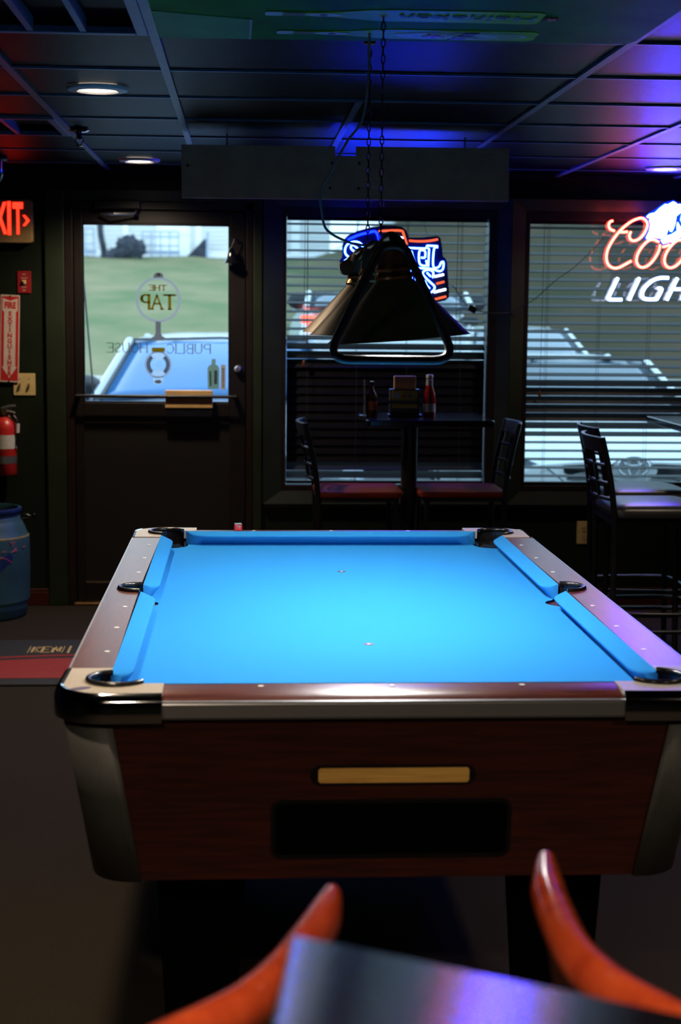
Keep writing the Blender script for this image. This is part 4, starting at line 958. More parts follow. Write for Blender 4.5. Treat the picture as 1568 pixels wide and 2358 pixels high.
s2 = thing('neon_sign', 'red, white and blue neon beer sign with a glowing mountain in the right-hand window', 'neon sign')
K2 = .00222/8.34
def pc(u, v): return (1.525+u*K2, SY-.01, 2.153-v*K2)
REDR, WR = .0078, .0102
o1 = [(1185, 1012), (1165, 1130), (1090, 1275), (980, 1400), (860, 1450), (772, 1410), (735, 1310), (768, 1170), (860, 1030), (960, 940), (1060, 920), (1160, 965)]
for p in ([(255, 575), (205, 590), (176, 650), (192, 712), (240, 748), (292, 762)],
          [(610, 772), (582, 850), (608, 922), (680, 945), (780, 905), (870, 800), (925, 660), (900, 572), (830, 520), (750, 524), (600, 590), (420, 740), (270, 930), (172, 1120), (150, 1280), (190, 1400), (280, 1462), (380, 1462), (500, 1406), (635, 1328)],
          [(410, 784), (480, 784), (545, 776)], o1, [(1235, 1056), (1290, 1045), (1372, 1012)], [(u+545, v) for u, v in o1],
          [(1790, 1056), (1850, 1045), (1925, 1005)], [(2090, 920), (2020, 1000), (1930, 1200), (1880, 1440)], [(2000, 1040), (2080, 950), (2160, 925), (2215, 960)],
          [(2520, 960), (2470, 915), (2390, 935), (2350, 1010), (2400, 1120), (2440, 1230), (2420, 1370), (2330, 1450), (2210, 1440), (2160, 1370)]):
    neon(s2, p, 'n_red', 'n_red_s', REDR, pc)
for p, sm in (([(385, 1655), (212, 2035), (222, 2062), (245, 2068), (475, 2066)], False), ([(805, 1650), (620, 2070)], False),
          ([(1372, 1642), (1210, 1645), (1060, 1700), (935, 1810), (872, 1930), (886, 2020), (960, 2052), (1140, 2052), (1170, 2030), (1243, 1880), (1236, 1850), (1205, 1842), (1170, 1842)], True),
          ([(1545, 1645), (1355, 2065)], False), ([(1850, 1645), (1660, 2065)], False), ([(1490, 1855), (1740, 1855)], False), ([(1990, 1650), (2320, 1650)], False), ([(2155, 1655), (1970, 2065)], False)):
    neon(s2, p, 'n_white', 'n_white_s', WR, pc, smooth=sm)
m1 = [(900, 485), (960, 432), (1060, 412), (1150, 322), (1250, 247), (1310, 252), (1420, 192), (1395, 300), (1358, 500), (1335, 700), (1300, 830), (1190, 898), (1060, 878), (920, 912), (902, 885), (958, 770), (982, 640), (955, 545), (990, 500), (930, 515)]
m2 = [(1432, 200), (1490, 247), (1560, 242), (1640, 320), (1570, 400), (1482, 470), (1468, 600), (1442, 700), (1402, 770), (1362, 760), (1347, 720), (1378, 480)]
m3 = [(1192, 922), (1310, 842), (1400, 812), (1500, 747), (1492, 640), (1512, 582), (1600, 720), (1700, 800), (1560, 878), (1440, 958), (1370, 960), (1240, 998)]
m4 = [(1650, 330), (1750, 360), (1830, 430), (1930, 450), (2010, 520), (1950, 560), (1960, 680), (2000, 800), (1900, 860), (1760, 860), (1720, 790), (1640, 700), (1560, 540), (1580, 420)]
for k, mm in enumerate((m1, m2, m3, m4)):
    o = MB().prism([(pc(u, v)[0], pc(u, v)[2]) for u, v in mm], SY-.012, SY-.004, 'y').build('mountain_face', 'n_blue', s2)
    MB().tube([pc(u, v) for u, v in mm], .0030, 6, closed=True).build('mountain_edge', 'n_cyan', o)
MB().prism([(pc(u, v)[0], pc(u, v)[2]) for u, v in [(900, 470), (1250, 225), (1420, 170), (1640, 290), (2030, 510), (2010, 840), (1760, 880), (1240, 1010), (1180, 920), (890, 920), (975, 640)]], SY-.003, SY+.006, 'y').build('mountain_back', 'n_deep', s2)
MB().prism([(pc(u, v)[0], pc(u, v)[2]) for u, v in [(100, 700), (140, 530), (330, 520), (830, 430), (960, 500), (990, 900), (1300, 880), (1700, 860), (2600, 860), (2560, 1450), (2480, 1560), (2440, 1640), (2300, 2140), (180, 2140), (130, 2050), (290, 1560), (90, 1380)]], SY+.016, SY+.020, 'y').build('backing', glass('sign_clear_backing', (.88, .89, .92), .03), s2)
MB().tube(cr([(.906, SY, 1.540), (1.00, SY+.01, 1.528), (1.085, WY-.036, 1.532), (1.10, WY-.04, 1.538), (1.20, SY, 1.60), (1.30, SY, 1.69), (1.42, SY, 1.78), (1.56, SY+.012, 1.92)], 4), .0022, 5).build('power_cord', 'cord', s2)
MB().tube([(1.100, WY-.001, 1.530), (1.100, WY-.05, 1.534)], .0025, 6).build('nail', 'steel', s2)
for u in (700, 2000):
    x, y, z = pc(u, 700); MB().tube([(x, SY+.018, z), (x+.01, SY+.03, 2.04)], .0012, 5).build('hanging_wire', 'cord', s2)

# ================================================================== STOOLS AND HIGH TABLES
def make_stool(label, seat_m, group, padded):
    t = thing('bar_stool', label, 'stool', group=group)
    for sy in (-1, 1):
        MB().tube(cr([(-.195, sy*.175, 0), (-.185, sy*.178, .40), (-.190, sy*.180, .70), (-.215, sy*.180, .88), (-.250, sy*.176, 1.030)], 4), .0135, 8).build('back_post', 'black', t, smooth=60)
        MB().tube([(.185, sy*.180, 0), (.165, sy*.170, .690)], .0135, 8).build('leg', 'black', t, smooth=60)
        MB().tube([(-.186, sy*.178, .22), (.178, sy*.178, .22)], .009, 8).build('side_rung', 'black', t, smooth=60)
    MB().tube(cr([(-.188, -.178, .30), (0, -.205, .30), (.178, -.185, .30), (.205, 0, .30), (.178, .185, .30), (0, .205, .30), (-.188, .178, .30)], 5), .009, 8).build('foot_ring', 'black', t, smooth=60)
    fr_ = MB()
    fr_.box(-.190, .175, -.178, -.158, .672, .692).box(-.190, .175, .158, .178, .672, .692).box(.155, .178, -.178, .178, .672, .692).box(-.195, -.172, -.178, .178, .672, .692)
    fr_.build('seat_frame', 'black', t)
    if padded:
        pr = rrect(-.195, .205, -.200, .200, .05, 6); b = MB(); n_ = len(pr)
        lv = [(.94, .692), (1.0, .702), (1.0, .728), (.95, .744), (.75, .754), (.4, .758)]
        b.add([(x*s, y*s, z) for s, z in lv for x, y in pr], [(i*n_+j, i*n_+(j+1) % n_, (i+1)*n_+(j+1) % n_, (i+1)*n_+j) for i in range(len(lv)-1) for j in range(n_)]+[tuple(range(n_-1, -1, -1)), tuple((len(lv)-1)*n_+j for j in range(n_))])
        b.build('seat', seat_m, t, smooth=50)
    else:
        pr = rrect(-.200, .200, -.195, .195, .04, 6); b = MB(); n_ = len(pr)
        lv = [(.98, .692), (1.0, .696), (1.0, .714), (.97, .720), (.7, .713), (.3, .709)]
        b.add([(x*s, y*s, z) for s, z in lv for x, y in pr], [(i*n_+j, i*n_+(j+1) % n_, (i+1)*n_+(j+1) % n_, (i+1)*n_+j) for i in range(len(lv)-1) for j in range(n_)]+[tuple(range(n_-1, -1, -1)), tuple((len(lv)-1)*n_+j for j in range(n_))])
        b.build('seat', seat_m, t, smooth=50)
    def bow(y, z):
        u = 1-(y/.18)**2; zz = [(.70, -.190), (.88, -.215), (1.03, -.250)]
        x = zz[0][1]+(zz[1][1]-zz[0][1])*(z-.70)/.18 if z < .88 else zz[1][1]+(zz[2][1]-zz[1][1])*(z-.88)/.15
        return (x-.030*u, y, z)
    ysn = [-.18+.36*i/10 for i in range(11)]
    b = MB(); vs_ = []
    for y in ysn:
        for z, d in ((.968, .008), (1.032, .008), (1.032, -.008), (.968, -.008)):
            p = bow(y, z); vs_.append((p[0]+d, p[1], p[2]))
    b.add(vs_, [(i*4+j, i*4+(j+1) % 4, (i+1)*4+(j+1) % 4, (i+1)*4+j) for i in range(10) for j in range(4)]+[(0, 1, 2, 3), (43, 42, 41, 40)])
    b.build('top_rail', 'black', t, bevel=.004)
    for z in (.915, .840, .775): MB().tube([bow(y, z) for y in ysn], .008, 6).build('cross_slat', 'black', t, smooth=60)
    for y in (-.06, .06): MB().tube([bow(y, z) for z in (.775, .84, .90, .97)], .008, 6).build('upright_slat', 'black', t, smooth=60)
    return t
sA = make_stool('black metal stool with red-brown wood seat, left of the high table', 'seat_wood', 'stools with wooden seats', False)
sA.location = (.245, 3.30, 0)
sB = copy_tree(sA); sB['label'] = 'black metal stool with red-brown wood seat, right of the high table'; sB.location = (.720, 3.32, 0); sB.rotation_euler = (0, 0, PI)
sC = make_stool('black padded stool nearest the pool table, in front of the right-hand window', 'vinyl_seat', 'padded stools', True)
sC.location = (1.430, 2.56, 0)
sD = copy_tree(sC); sD['label'] = 'black padded stool closer to the right-hand window, behind another padded stool'; sD.location = (1.525, 3.10, 0)
def high_table(label, x0, x1, y0, y1, z, px_=0., arm=.27):
    t = thing('high_table', label, 'table', ((x0+x1)/2, (y0+y1)/2, 0), group='high tables')
    hx, hy = (x1-x0)/2, (y1-y0)/2
    MB().prism(rrect(-hx, hx, -hy, hy, .03), z-.030, z).build('table_top', 'black_gloss', t, bevel=.005)
    MB().lathe([(1e-4, .012), (.038, .012), (.038, z-.05), (.10, z-.03), (1e-4, z-.03)], (px_, 0, 0), 20).build('pedestal', 'black', t, smooth=30)
    MB().box(px_-arm, px_+arm, -.04, .04, 0, .025).box(px_-.04, px_+.04, -arm, arm, 0, .024).build('base', 'black', t, bevel=.008)
    return t
HT = 1.052
high_table('black high table with condiments between two wooden-seat stools', .262, .842, 3.02, 3.60, HT, -.065, .20)
high_table('black high table cut off at the right, beside the padded stools', 1.625, 2.285, 2.75, 3.43, HT, .10, .20)
# things on the first table
cy_ = 3.30
cd_ = thing('condiment_caddy', 'black caddy holding brown napkins and a yellow card', 'caddy', (.462, cy_, HT))
MB().box(-.078, .078, -.040, .050, 0, .010).build('tray', 'black', cd_, bevel=.003)
MB().box(-.070, .070, .000, .045, .010, .125).build('holder', 'black', cd_, bevel=.003)
for z in (.070,): MB().box(-.078, .066, -.046, -.040, z-.008, z+.006).build('front_rail', 'black', cd_)
MB().box(-.050, .052, .008, .038, .125, .185).build('napkins', 'kraft', cd_, bevel=.004)
yc_ = MB().box(-.062, .056, -.030, -.027, .040, .118).build('yellow_card', 'sign_yellow', cd_)
text('lettering', 'SPECIALS', 'black_matte', yc_, (.010, -.0305, .110), (PI/2, 0, 0), .012, 0, .0002)
MB().prism([(-.040+.014*math.cos(a), .098+.014*math.sin(a)) for a in [2*PI*i/16 for i in range(16)]], -.0308, -.030, 'y').build('face_print', 'label_white', yc_)
MB().box(-.018, .008, -.0308, -.030, .090, .102).build('orange_print', 'sign_orange', yc_); MB().box(.014, .030, -.0308, -.030, .090, .102).build('blue_print', 'sign_blue', yc_)
kb = thing('ketchup_bottle', 'red ketchup bottle with white cap on the high table', 'bottle', (.575, cy_-.005, HT))
MB().lathe([(1e-4, 0), (.026, 0), (.029, .006), (.029, .085), (.026, .105), (.017, .135), (.0145, .150), (1e-4, .150)], (0, 0, 0), 20).build('bottle', 'ketchup', kb, smooth=40)
MB().lathe([(.0155, .142), (.0160, .150), (.0155, .172), (1e-4, .173)], (0, 0, 0), 20).build('neck_label', 'label_white', kb, smooth=40)
MB().lathe([(.0165, .177), (.0165, .190), (.014, .193), (1e-4, .193)], (0, 0, 0), 20).build('cap', 'label_white', kb, smooth=40)
MB().lathe([(.0294, .022), (.0294, .060)], (0, 0, 0), 20).build('label', 'label_white', kb, smooth=40)
sbt = thing('sauce_bottle', 'dark amber sauce bottle beside the menu stand', 'bottle', (.308, cy_, HT))
MB().lathe([(1e-4, 0), (.024, 0), (.026, .006), (.026, .090), (.020, .105), (.011, .120), (.010, .145), (1e-4, .145)], (0, 0, 0), 18).build('bottle', 'amber', sbt, smooth=40)
MB().lathe([(.0115, .143), (.0115, .160), (1e-4, .161)], (0, 0, 0), 14).build('cap', 'black_gloss', sbt, smooth=40)
MB().lathe([(.0264, .030), (.0264, .070)], (0, 0, 0), 18).build('label', 'sign_orange', sbt, smooth=40)
ms = thing('menu_stand', 'thin pale-edged menu stand on the left of the high table', 'menu', (.272, cy_, HT))
MB().box(-.002, .002, -.050, .050, .004, .165).build('menu_card', 'black_gloss', ms)
MB().box(-.003, .003, -.053, -.050, 0, .167).build('pale_edge', 'label_white', ms); MB().box(-.02, .02, -.05, .05, 0, .004).build('foot', 'black', ms)

# ================================================================== FOREGROUND
ch = thing('armchair', 'glossy red-brown wooden armchair seen blurred at the bottom of the picture', 'chair', (-.13, -2.52, 0))
LL = [(-.184, -2.298), (-.198, -2.350), (-.220, -2.417), (-.249, -2.495), (-.284, -2.560), (-.324, -2.607), (-.365, -2.650)]
RR = [(.079, -2.195), (.068, -2.272), (.063, -2.359), (.063, -2.451), (.078, -2.523), (.100, -2.575), (.125, -2.620)]
path = LL+[(-.385, -2.69), (-.375, -2.74), (-.31, -2.775), (-.14, -2.79), (.04, -2.765), (.125, -2.72), (.142, -2.67)]+RR[::-1]
pth = cr([(x+.13, y+2.52, .90) for x, y in path], 6)
n = len(pth)
def arm_w(i):
    e = min(i, n-1-i); return min(1., .55+e/12)
b = MB(); vs_ = []; prof = 12
for i, p in enumerate(pth):
    t_ = (pth[min(i+1, n-1)]-pth[max(i-1, 0)]).normalized(); u = Vector((-t_.y, t_.x, 0)); w = arm_w(i)
    for k in range(prof):
        a = 2*PI*k/prof
        vs_.append(p+u*(.0205*w*math.cos(a))+Vector((0, 0, -.026*w+.026*w*math.sin(a))))
b.add(vs_, [(i*prof+k, i*prof+(k+1) % prof, (i+1)*prof+(k+1) % prof, (i+1)*prof+k) for i in range(n-1) for k in range(prof)]+[tuple(range(prof-1, -1, -1)), tuple((n-1)*prof+k for k in range(prof))])
b.build('arm_rail', 'red_wood', ch, smooth=60)
b = MB(); vs_ = []
for i, p in enumerate(pth[8:-8]):
    i += 8; t_ = (pth[i+1]-pth[i-1]).normalized(); u = Vector((-t_.y, t_.x, 0)); dep = min(.20, .035+.0085*min(i-8, n-9-i))
    for s_, z in ((.006, -.02), (-.006, -.02), (-.006, -.02-dep), (.006, -.02-dep)): vs_.append(p+u*s_+Vector((0, 0, z)))
m_ = len(vs_)//4
b.add(vs_, [(i*4+j, i*4+(j+1) % 4, (i+1)*4+(j+1) % 4, (i+1)*4+j) for i in range(m_-1) for j in range(4)]+[(0, 1, 2, 3), tuple((m_-1)*4+j for j in range(4))])
b.build('back_shell', 'red_wood_dark', ch)
MB().prism([(x*.9, y*.9-.05) for x, y in rrect(-.22, .24, -.20, .26, .08)], .560, .595).build('seat', 'red_wood_dark', ch, bevel=.01)
for x in (-.17, .17):
    MB().tube([(x*1.1, .17, 0), (x, .14, .575)], .018, 10).build('leg', 'red_wood_dark', ch, smooth=60)
    MB().tube([(x*1.15, -.24, 0), (x, -.20, .58), (x*1.15, -.215, .76)], .018, 10).build('leg', 'red_wood_dark', ch, smooth=60)
for x in (-.175, .175): MB().tube([(x*1.05, .155, .22), (x*1.05, -.225, .22)], .011, 8).build('stretcher', 'red_wood_dark', ch, smooth=60)
# slanted brushed-metal panel on a narrow stand, right in front of the camera
mf = thing('metal_console', 'slanted brushed metal console panel blurred in the nearest foreground', 'console', (-.05, -3.10, 0))
pl = [Vector(p) for p in ((-.246, -2.832, 1.060), (.139, -2.838, .974), (.118, -3.087, 1.011), (-.281, -3.248, 1.123))]
nn_ = (pl[1]-pl[0]).cross(pl[3]-pl[0]).normalized(); nn_ = nn_ if nn_.z > 0 else -nn_; off = Vector((.05, 3.10, 0))
MB().hexa([p-nn_*.012+off for p in pl]+[p+off for p in pl]).build('panel', 'brushed', mf, bevel=.004)
cen = sum(pl, Vector())/4+off
MB().hexa([(cen+(p+off-cen)*.9)-nn_*.012-Vector((0, 0, .05)) for p in pl]+[(cen+(p+off-cen)*.94)-nn_*.0125 for p in pl]).build('housing', 'black', mf)
MB().lathe([(1e-4, .02), (.035, .02), (.035, 1.02), (1e-4, 1.02)], (cen.x, cen.y, 0), 18).build('post', 'black', mf, smooth=30)
MB().lathe([(1e-4, 0), (.20, 0), (.19, .012), (.045, .03), (1e-4, .03)], (cen.x, cen.y, 0), 28).build('base', 'black', mf, smooth=30)

# ================================================================== OUTDOORS
struct(MB().hexa([(-30, WY+WT, -.42), (40, WY+WT, -.42), (40, 24, -.2), (-30, 24, -.2), (-30, WY+WT, -.30), (40, WY+WT, -.30), (40, 24, .22), (-30, 24, .22)]).build('parking_lot', 'asphalt'))
kb_ = MB().box(-30, 40, 23.8, 24.15, .0, .34).build('kerb', 'kerb', bevel=.03); struct(kb_)
# grassy bank: rises to a crest that climbs towards the right
def crest(x):
    t = min(1, max(0, (x-1.5)/8)); return 3.15+3.4*t*t*(3-2*t)
b = MB(); nx, ny = 60, 24
for i in range(nx+1):
    x = -30+i*80/nx
    for j in range(ny+1):
        t = j/ny; y = 24.1+t*24
        z = .20+(crest(x)-.20)*(t**.9)+.05*math.sin(x*1.7+y*.9)*t
        b.v.append((x, y, z))
b.f = [(i*(ny+1)+j, (i+1)*(ny+1)+j, (i+1)*(ny+1)+j+1, i*(ny+1)+j+1) for i in range(nx) for j in range(ny)]
hl = b.build('grass_bank', 'hill', smooth=60); struct(hl)
b = MB()
for i in range(41):
    x = -30+i*2
    for y, dz in ((48, 0), (75, .4)): b.v.append((x, y, crest(x)+dz))
b.f = [(i*2, i*2+2, i*2+3, i*2+1) for i in range(40)]
struct(b.build('upper_yard', 'kerb', smooth=60))
# house with horizontal siding on the crest
hs = thing('house', 'pale house with horizontal siding at the top of the grassy bank', 'house', (0, 49.5, 3.1))
HX0, HX1 = -11, 2.6
MB().box(HX0, HX1, 0, 6, -.4, 5).build('wall_core', 'siding', hs)
bd_ = MB().hexa([(0, -.028, 0), (HX1-HX0, -.028, 0), (HX1-HX0, 0, 0), (0, 0, 0), (0, -.004, .135), (HX1-HX0, -.004, .135), (HX1-HX0, 0, .135), (0, 0, .135)]).mesh('siding_board', 'siding')
for k in range(30):
    o = bpy.data.objects.new('siding_board', bd_); COL.objects.link(o); o.parent = hs; o.location = (HX0, 0, .25+k*.14)
MB().box(HX0, HX1, -.06, 0, -.4, .10).build('foundation', 'pile', hs)
MB().box(HX0, HX1, -.07, 0, .10, .25).build('skirt_board', 'white_house', hs)
for x, w in ((-4.25, .16), (-1.85, .18), (-.30, .16), (-3.55, .0), (1.3, .3)):
    if w: MB().box(x, x+w, -.06, 0, .1, 4.6).build('corner_board', 'white_house', hs)
dr = MB().box(-3.15, -2.05, -.05, 0, .1, 3.2).build('garage_door', 'white_house', hs)
for z in (.8, 1.5, 2.2): MB().box(-3.15, -2.05, -.055, -.05, z, z+.02).build('panel_joint', 'grey_rail', dr)
MB().hexa([(HX0-.4, -.5, 4.8), (HX1+.4, -.5, 4.8), (HX1+.4, 6.5, 4.8), (HX0-.4, 6.5, 4.8), (HX0-.4, 2.8, 7), (HX1+.4, 2.8, 7), (HX1+.4, 3.2, 7), (HX0-.4, 3.2, 7)]).build('roof', 'pile', hs)
def rail_cart(name, label, x, w, h, yy=48.3, group=None):
    t = thing(name, label, 'trailer', (x, yy, 3.15), group=group)
    for z in (.12, h*.45, h*.78, h): MB().box(0, w, -.02, .02, z-.025, z+.025).build('rail', 'grey_rail', t)
    for i in range(5): MB().box(w*i/4-.02, w*i/4+.02, -.03, .03, .0, h).build('post', 'grey_rail', t)
    MB().box(0, w, .0, .9, .16, .22).build('deck', 'grey_rail', t)
    return t
rail_cart('utility_trailer', 'grey slatted utility trailer in front of the white garage door', -3.55, 1.18, .82)
rail_cart('utility_trailer', 'grey slatted trailer at the left edge of the door glass', -6.2, 1.10, .90)
pd = thing('brush_pile', 'dark heap of brush beside the trailer on the bank', 'heap', (-3.95, 47.6, 3.10))
for k, (x, y, z, r) in enumerate([(-.35, 0, .12, .25), (-.1, .05, .25, .32), (.1, 0, .36, .28), (-.5, .1, .08, .2), (.05, .1, .52, .22), (-.15, -.05, .45, .22), (.28, .05, .3, .3)]):
    b = MB().ball((x, y, z), r, 12); b.v = [(p[0]+.04*math.sin(40*p[2]+k), p[1], p[2]+.05*math.sin(31*p[0]+k)) for p in b.v]; b.build('clump', 'pile', pd)
tg_ = thing('covered_plow', 'dark triangular implement leaning by the house wall', 'implement', (-1.55, 48.6, 3.15))
MB().prism([(-.62, 0), (.0, .62), (.06, .62), (.06, 0)], 0, .5, 'y').build('blade', 'pile', tg_); MB().box(.06, .14, -.02, .02, -.25, .85).build('mast', 'grey_rail', tg_)
tr_ = thing('yard_tree', 'thin dark tree trunk in front of the pale house', 'tree', (-4.80, 48.2, 3.1))
MB().tube(cr([(.03, 0, -.1), (.02, 0, .3), (-.08, 0, .9), (-.05, 0, 2.0), (.1, 0, 4)], 4), [.13, .12, .11]+[.10]*14, 8).build('trunk', 'pile', tr_, smooth=60)

# ------------------------------------------------------------------ cars (nose towards the bar)
def car(name, label, x, y, z, W, L_, hood_l, nose_z, cowl_z, roof_z, ws_run, roof_run, roof_w, paint, ws, rear=False):
    """local frame: front at y=0, length along +y, z from the ground"""
    t = thing(name, label, 'car', (x, y, z), group='parked cars')
    hw = W/2
    def belt(q):
        if q < hood_l: return nose_z+(cowl_z-nose_z)*(q/hood_l)**.75
        return cowl_z
    st = [(0, .80, .34, nose_z-.16), (.04, .88, .24, nose_z-.05), (.16, .95, .20, nose_z)]
    q = .35
    while q < L_-.4: st.append((q, 1., .20, belt(q))); q += .25
    st += [(L_-.2, .97, .22, cowl_z), (L_-.05, .92, .26, cowl_z-.04), (L_, .85, .34, cowl_z-.10)]
    rings = []
    for q, s, zb_, zt_ in st:
        w = hw*s; h = zt_-zb_
        pr = [(-w*.86, zb_), (-w*.97, zb_+.10*h), (-w, zb_+.45*h), (-w*.985, zb_+.72*h), (-w*.93, zb_+.90*h), (-w*.80, zt_-.010), (-w*.45, zt_+.012), (0, zt_+.018)]
        pr = pr+[(-a, c) for a, c in pr[-2::-1]]
        rings.append([(a, q, c) for a, c in pr])
    m = len(rings[0]); b = MB()
    b.add([p for r in rings for p in r], [(i*m+j, i*m+(j+1) % m, (i+1)*m+(j+1) % m, (i+1)*m+j) for i in range(len(rings)-1) for j in range(m)]+[tuple(range(m)), tuple((len(rings)-1)*m+j for j in range(m-1, -1, -1))])
    b.build('body', paint, t, smooth=35)
    y0 = hood_l-.05; y1 = y0+ws_run; y2 = y1+roof_run; y3 = min(L_-.15, y2+ws_run*.75)
    cw, rw = hw*.90, roof_w; cz, rz = cowl_z-.01, roof_z-.045
    # greenhouse corners: base and roof
    bf = [(-cw, y0, cz), (cw, y0, cz), (cw, y3, cz), (-cw, y3, cz)]; tf = [(-rw, y1, rz), (rw, y1, rz), (rw, y2, rz), (-rw, y2, rz)]
    def quadbow(p0, p1, p2, p3, bulge, nm, mm, n_=8):
        b = MB(); P0, P1, P2, P3 = map(Vector, (p0, p1, p2, p3)); nrm = (P1-P0).cross(P3-P0).normalized()
        for i in range(n_+1):
            for j in range(n_+1):
                u, v = i/n_, j/n_
                p = (P0*(1-u)+P1*u)*(1-v)+(P3*(1-u)+P2*u)*v
                p = p+nrm*bulge*(1-(2*u-1)**2)*(.6+.4*(1-(2*v-1)**2)); b.v.append(tuple(p))
        b.f = [(i*(n_+1)+j, (i+1)*(n_+1)+j, (i+1)*(n_+1)+j+1, i*(n_+1)+j+1) for i in range(n_) for j in range(n_)]
        o = b.build(nm, mm, t, smooth=60); md = o.modifiers.new('thickness', 'SOLIDIFY'); md.thickness = .02; return o
    quadbow(bf[0], bf[1], tf[1], tf[0], .06, 'windshield', ws)
    quadbow(bf[1], bf[2], tf[2], tf[1], .02, 'side_glass', 'windshield_dark'); quadbow(bf[3], bf[0], tf[0], tf[3], .02, 'side_glass', 'windshield_dark')
    quadbow(bf[2], bf[3], tf[3], tf[2], .04, 'rear_glass', 'windshield_dark')
    # roof panel
    b = MB(); n_ = 10
    for i in range(n_+1):
        for j in range(n_+1):
            u, v = i/n_*2-1, j/n_*2-1
            b.v.append((u*(rw+.03), y1-.03+(y2-y1+.06)*(v+1)/2, rz+.050*(1-u**4)*(1-.6*v**4)-.008))
    b.f = [(i*(n_+1)+j, (i+1)*(n_+1)+j, (i+1)*(n_+1)+j+1, i*(n_+1)+j+1) for i in range(n_) for j in range(n_)]
    o = b.build('roof', paint, t, smooth=60); md = o.modifiers.new('thickness', 'SOLIDIFY'); md.thickness = .03
    for a, c in ((bf[0], bf[1]), (tf[0], tf[1])): MB().tube([(a[0], a[1]-.02, a[2]+.012), (0, a[1]-.075, a[2]+.03), (c[0], c[1]-.02, c[2]+.012)], .009, 6).build('windshield_seal', 'car_trim', t)
    for a, c in zip(bf[:2], tf[:2]): MB().tube([(a[0]*.95, a[1]-.02, a[2]+.01), (c[0]*.95, c[1]-.02, c[2]+.01)], .008, 6).build('windshield_seal', 'car_trim', t)
    for a, c in zip(bf, tf): MB().tube([a, c], .035, 8).build('pillar', paint, t, smooth=60)
    for s in (-1, 1):
        for yy in (.85, L_-.95):
            w = MB().lathe([(.17, -.10), (.31, -.10), (.33, -.07), (.33, .07), (.31, .10), (.17, .10)], (s*(hw-.11), yy, .33), 24, axis='x').build('wheel', 'tyre', t, smooth=40)
            MB().lathe([(1e-4, -.085), (.18, -.085), (.18, .085), (1e-4, .085)], (s*(hw-.11), yy, .33), 16, axis='x').build('rim', 'car_chrome', w)
        mr = MB().ball((0, 0, 0), .11, 14).xf(Matrix.Translation((s*(hw-.02), y0+.18, cowl_z+.06)) @ Matrix.Diagonal((1.0, .6, .8, 1))).build('mirror', 'car_trim', t, smooth=60)
        MB().box(min(s*hw*.9, s*(hw+.04)), max(s*hw*.9, s*(hw+.04)), y0+.22, y0+.28, cowl_z, cowl_z+.06).build('mirror_stalk', 'car_trim', mr)
    return t, hw
# silver SUV outside the door
t, hw = car('parked_suv', 'silver SUV parked nose-in outside the glass door', -.44, 5.15, -.29, 1.80, 4.6, 1.30, 1.02, 1.24, 1.64, .80, 2.2, .63, 'car_silver', 'windshield')
MB().tube([(-.79, 1.05, 1.20), (-.86, 1.12, 2.02)], .006, 5).build('aerial', 'car_trim', t)
MB().box(-.5, .5, -.02, .02, .62, .80).build('grille', 'car_trim', t)
for s in (-1, 1): MB().box(s*.72-.12, s*.72+.12, -.02, .10, .68, .86).build('headlight', 'headlight', t, bevel=.03)
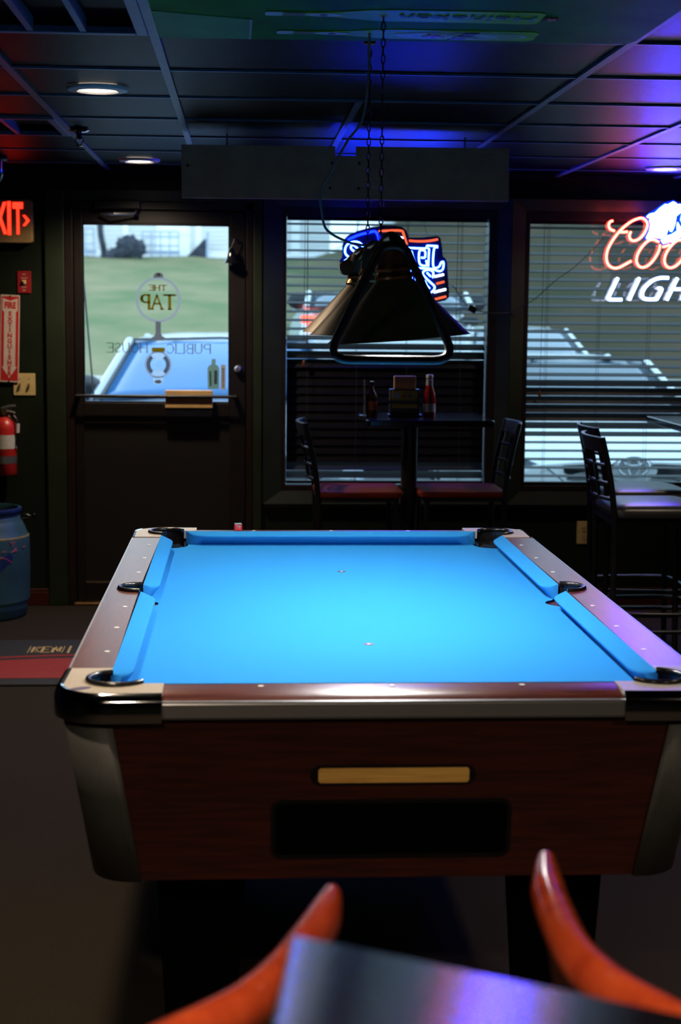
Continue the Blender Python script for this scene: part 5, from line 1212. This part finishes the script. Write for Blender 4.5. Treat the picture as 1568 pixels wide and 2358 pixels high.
# white sedan outside the right-hand window
t, hw = car('parked_sedan', 'white sedan facing the right-hand window with an oval grille emblem', 2.33, 6.50, -.29, 1.78, 4.7, 1.25, .86, 1.03, 1.475, .95, 1.35, .62, 'car_white', 'windshield_grey')
fy = -.012
def nose(u, v, d=0.): return (u, fy-d+.17*abs(u/.8)**2.5, v)
def slabs(name, poly, m, d=.02, parent=t):
    k = len(poly); b = MB(); b.add([nose(u, v, -.02) for u, v in poly]+[nose(u, v, d) for u, v in poly], [tuple(range(k)), tuple(range(2*k-1, k-1, -1))]+[(i, (i+1) % k, k+(i+1) % k, k+i) for i in range(k)]); return b.build(name, m, parent)
for s in (-1, 1):
    h_ = slabs('headlight', [(s*.46, .70), (s*.56, .78), (s*.70, .835), (s*.80, .84), (s*.83, .79), (s*.80, .73), (s*.62, .65), (s*.50, .64)], 'headlight', .035)
    MB().lathe([(1e-4, 0), (.055, .0), (.070, -.03), (.072, -.035)], nose(s*.73, .775, .02), 18, axis='y').build('reflector', 'car_chrome', h_, smooth=50)
    MB().lathe([(1e-4, 0), (.040, .0), (.050, -.02)], nose(s*.585, .715, .025), 16, axis='y').build('reflector', 'car_chrome', h_, smooth=50)
    for v in (.805, .735, .665):
        slabs('grille_bar', [(s*.13, v+.012), (s*.30, v-.004), (s*.44, v-.006), (s*.44, v-.026), (s*.30, v-.028), (s*.13, v-.014)], 'car_chrome', .030)
slabs('grille', [(-.46, .80), (-.20, .815), (.20, .815), (.46, .80), (.44, .60), (.30, .55), (-.30, .55), (-.44, .60)], 'car_trim', .012)
slabs('emblem_plate', [(.17*math.cos(a), .775+.085*math.sin(a)) for a in [2*PI*i/24 for i in range(24)]], 'car_white', .022)
def ell(rx, rz_, cz_): return [nose(rx*math.cos(a), cz_+rz_*math.sin(a), .045) for a in [2*PI*i/28 for i in range(28)]]
em = MB().tube(ell(.105, .068, .800), .010, 8, closed=True).build('emblem', 'car_chrome', t, smooth=60)
MB().tube(ell(.036, .066, .800), .008, 8, closed=True).build('emblem_ring', 'car_chrome', em, smooth=60); MB().tube(ell(.068, .028, .835), .008, 8, closed=True).build('emblem_ring', 'car_chrome', em, smooth=60)
slabs('bumper_intake', [(-.5, .48), (.5, .48), (.45, .36), (-.45, .36)], 'car_trim', .012)
# white SUV seen from behind, further out
t, hw = car('parked_van', 'tall white van showing a red tail light behind the lamp window blind', 1.15, 11.6, -.12, 1.82, 4.5, .10, 1.66, 1.68, 1.86, .25, 3.0, .78, 'car_white', 'windshield_dark')
for s in (-1, 1):
    MB().box(s*.80-.07, s*.80+.07, -.06, .20, 1.52, 1.60).build('tail_light', 'taillight' if s < 0 else 'car_trim', t, bevel=.02)
MB().box(-.8, .8, -.08, .0, .45, .62).build('bumper', 'car_trim', t, bevel=.02); MB().box(-.16, .16, -.05, .0, .80, .92).build('number_plate', 'label_white', t)
MB().box(-.35, .35, -.02, .10, 1.70, 1.73).build('brake_light', 'red', t)
# distant white car
t, hw = car('parked_coupe', 'white car far behind the sedan, its roof showing at the window edge', 3.22, 14.3, -.08, 1.75, 4.4, 1.0, .80, .98, 1.42, .9, 1.2, .60, 'car_white', 'windshield_dark')
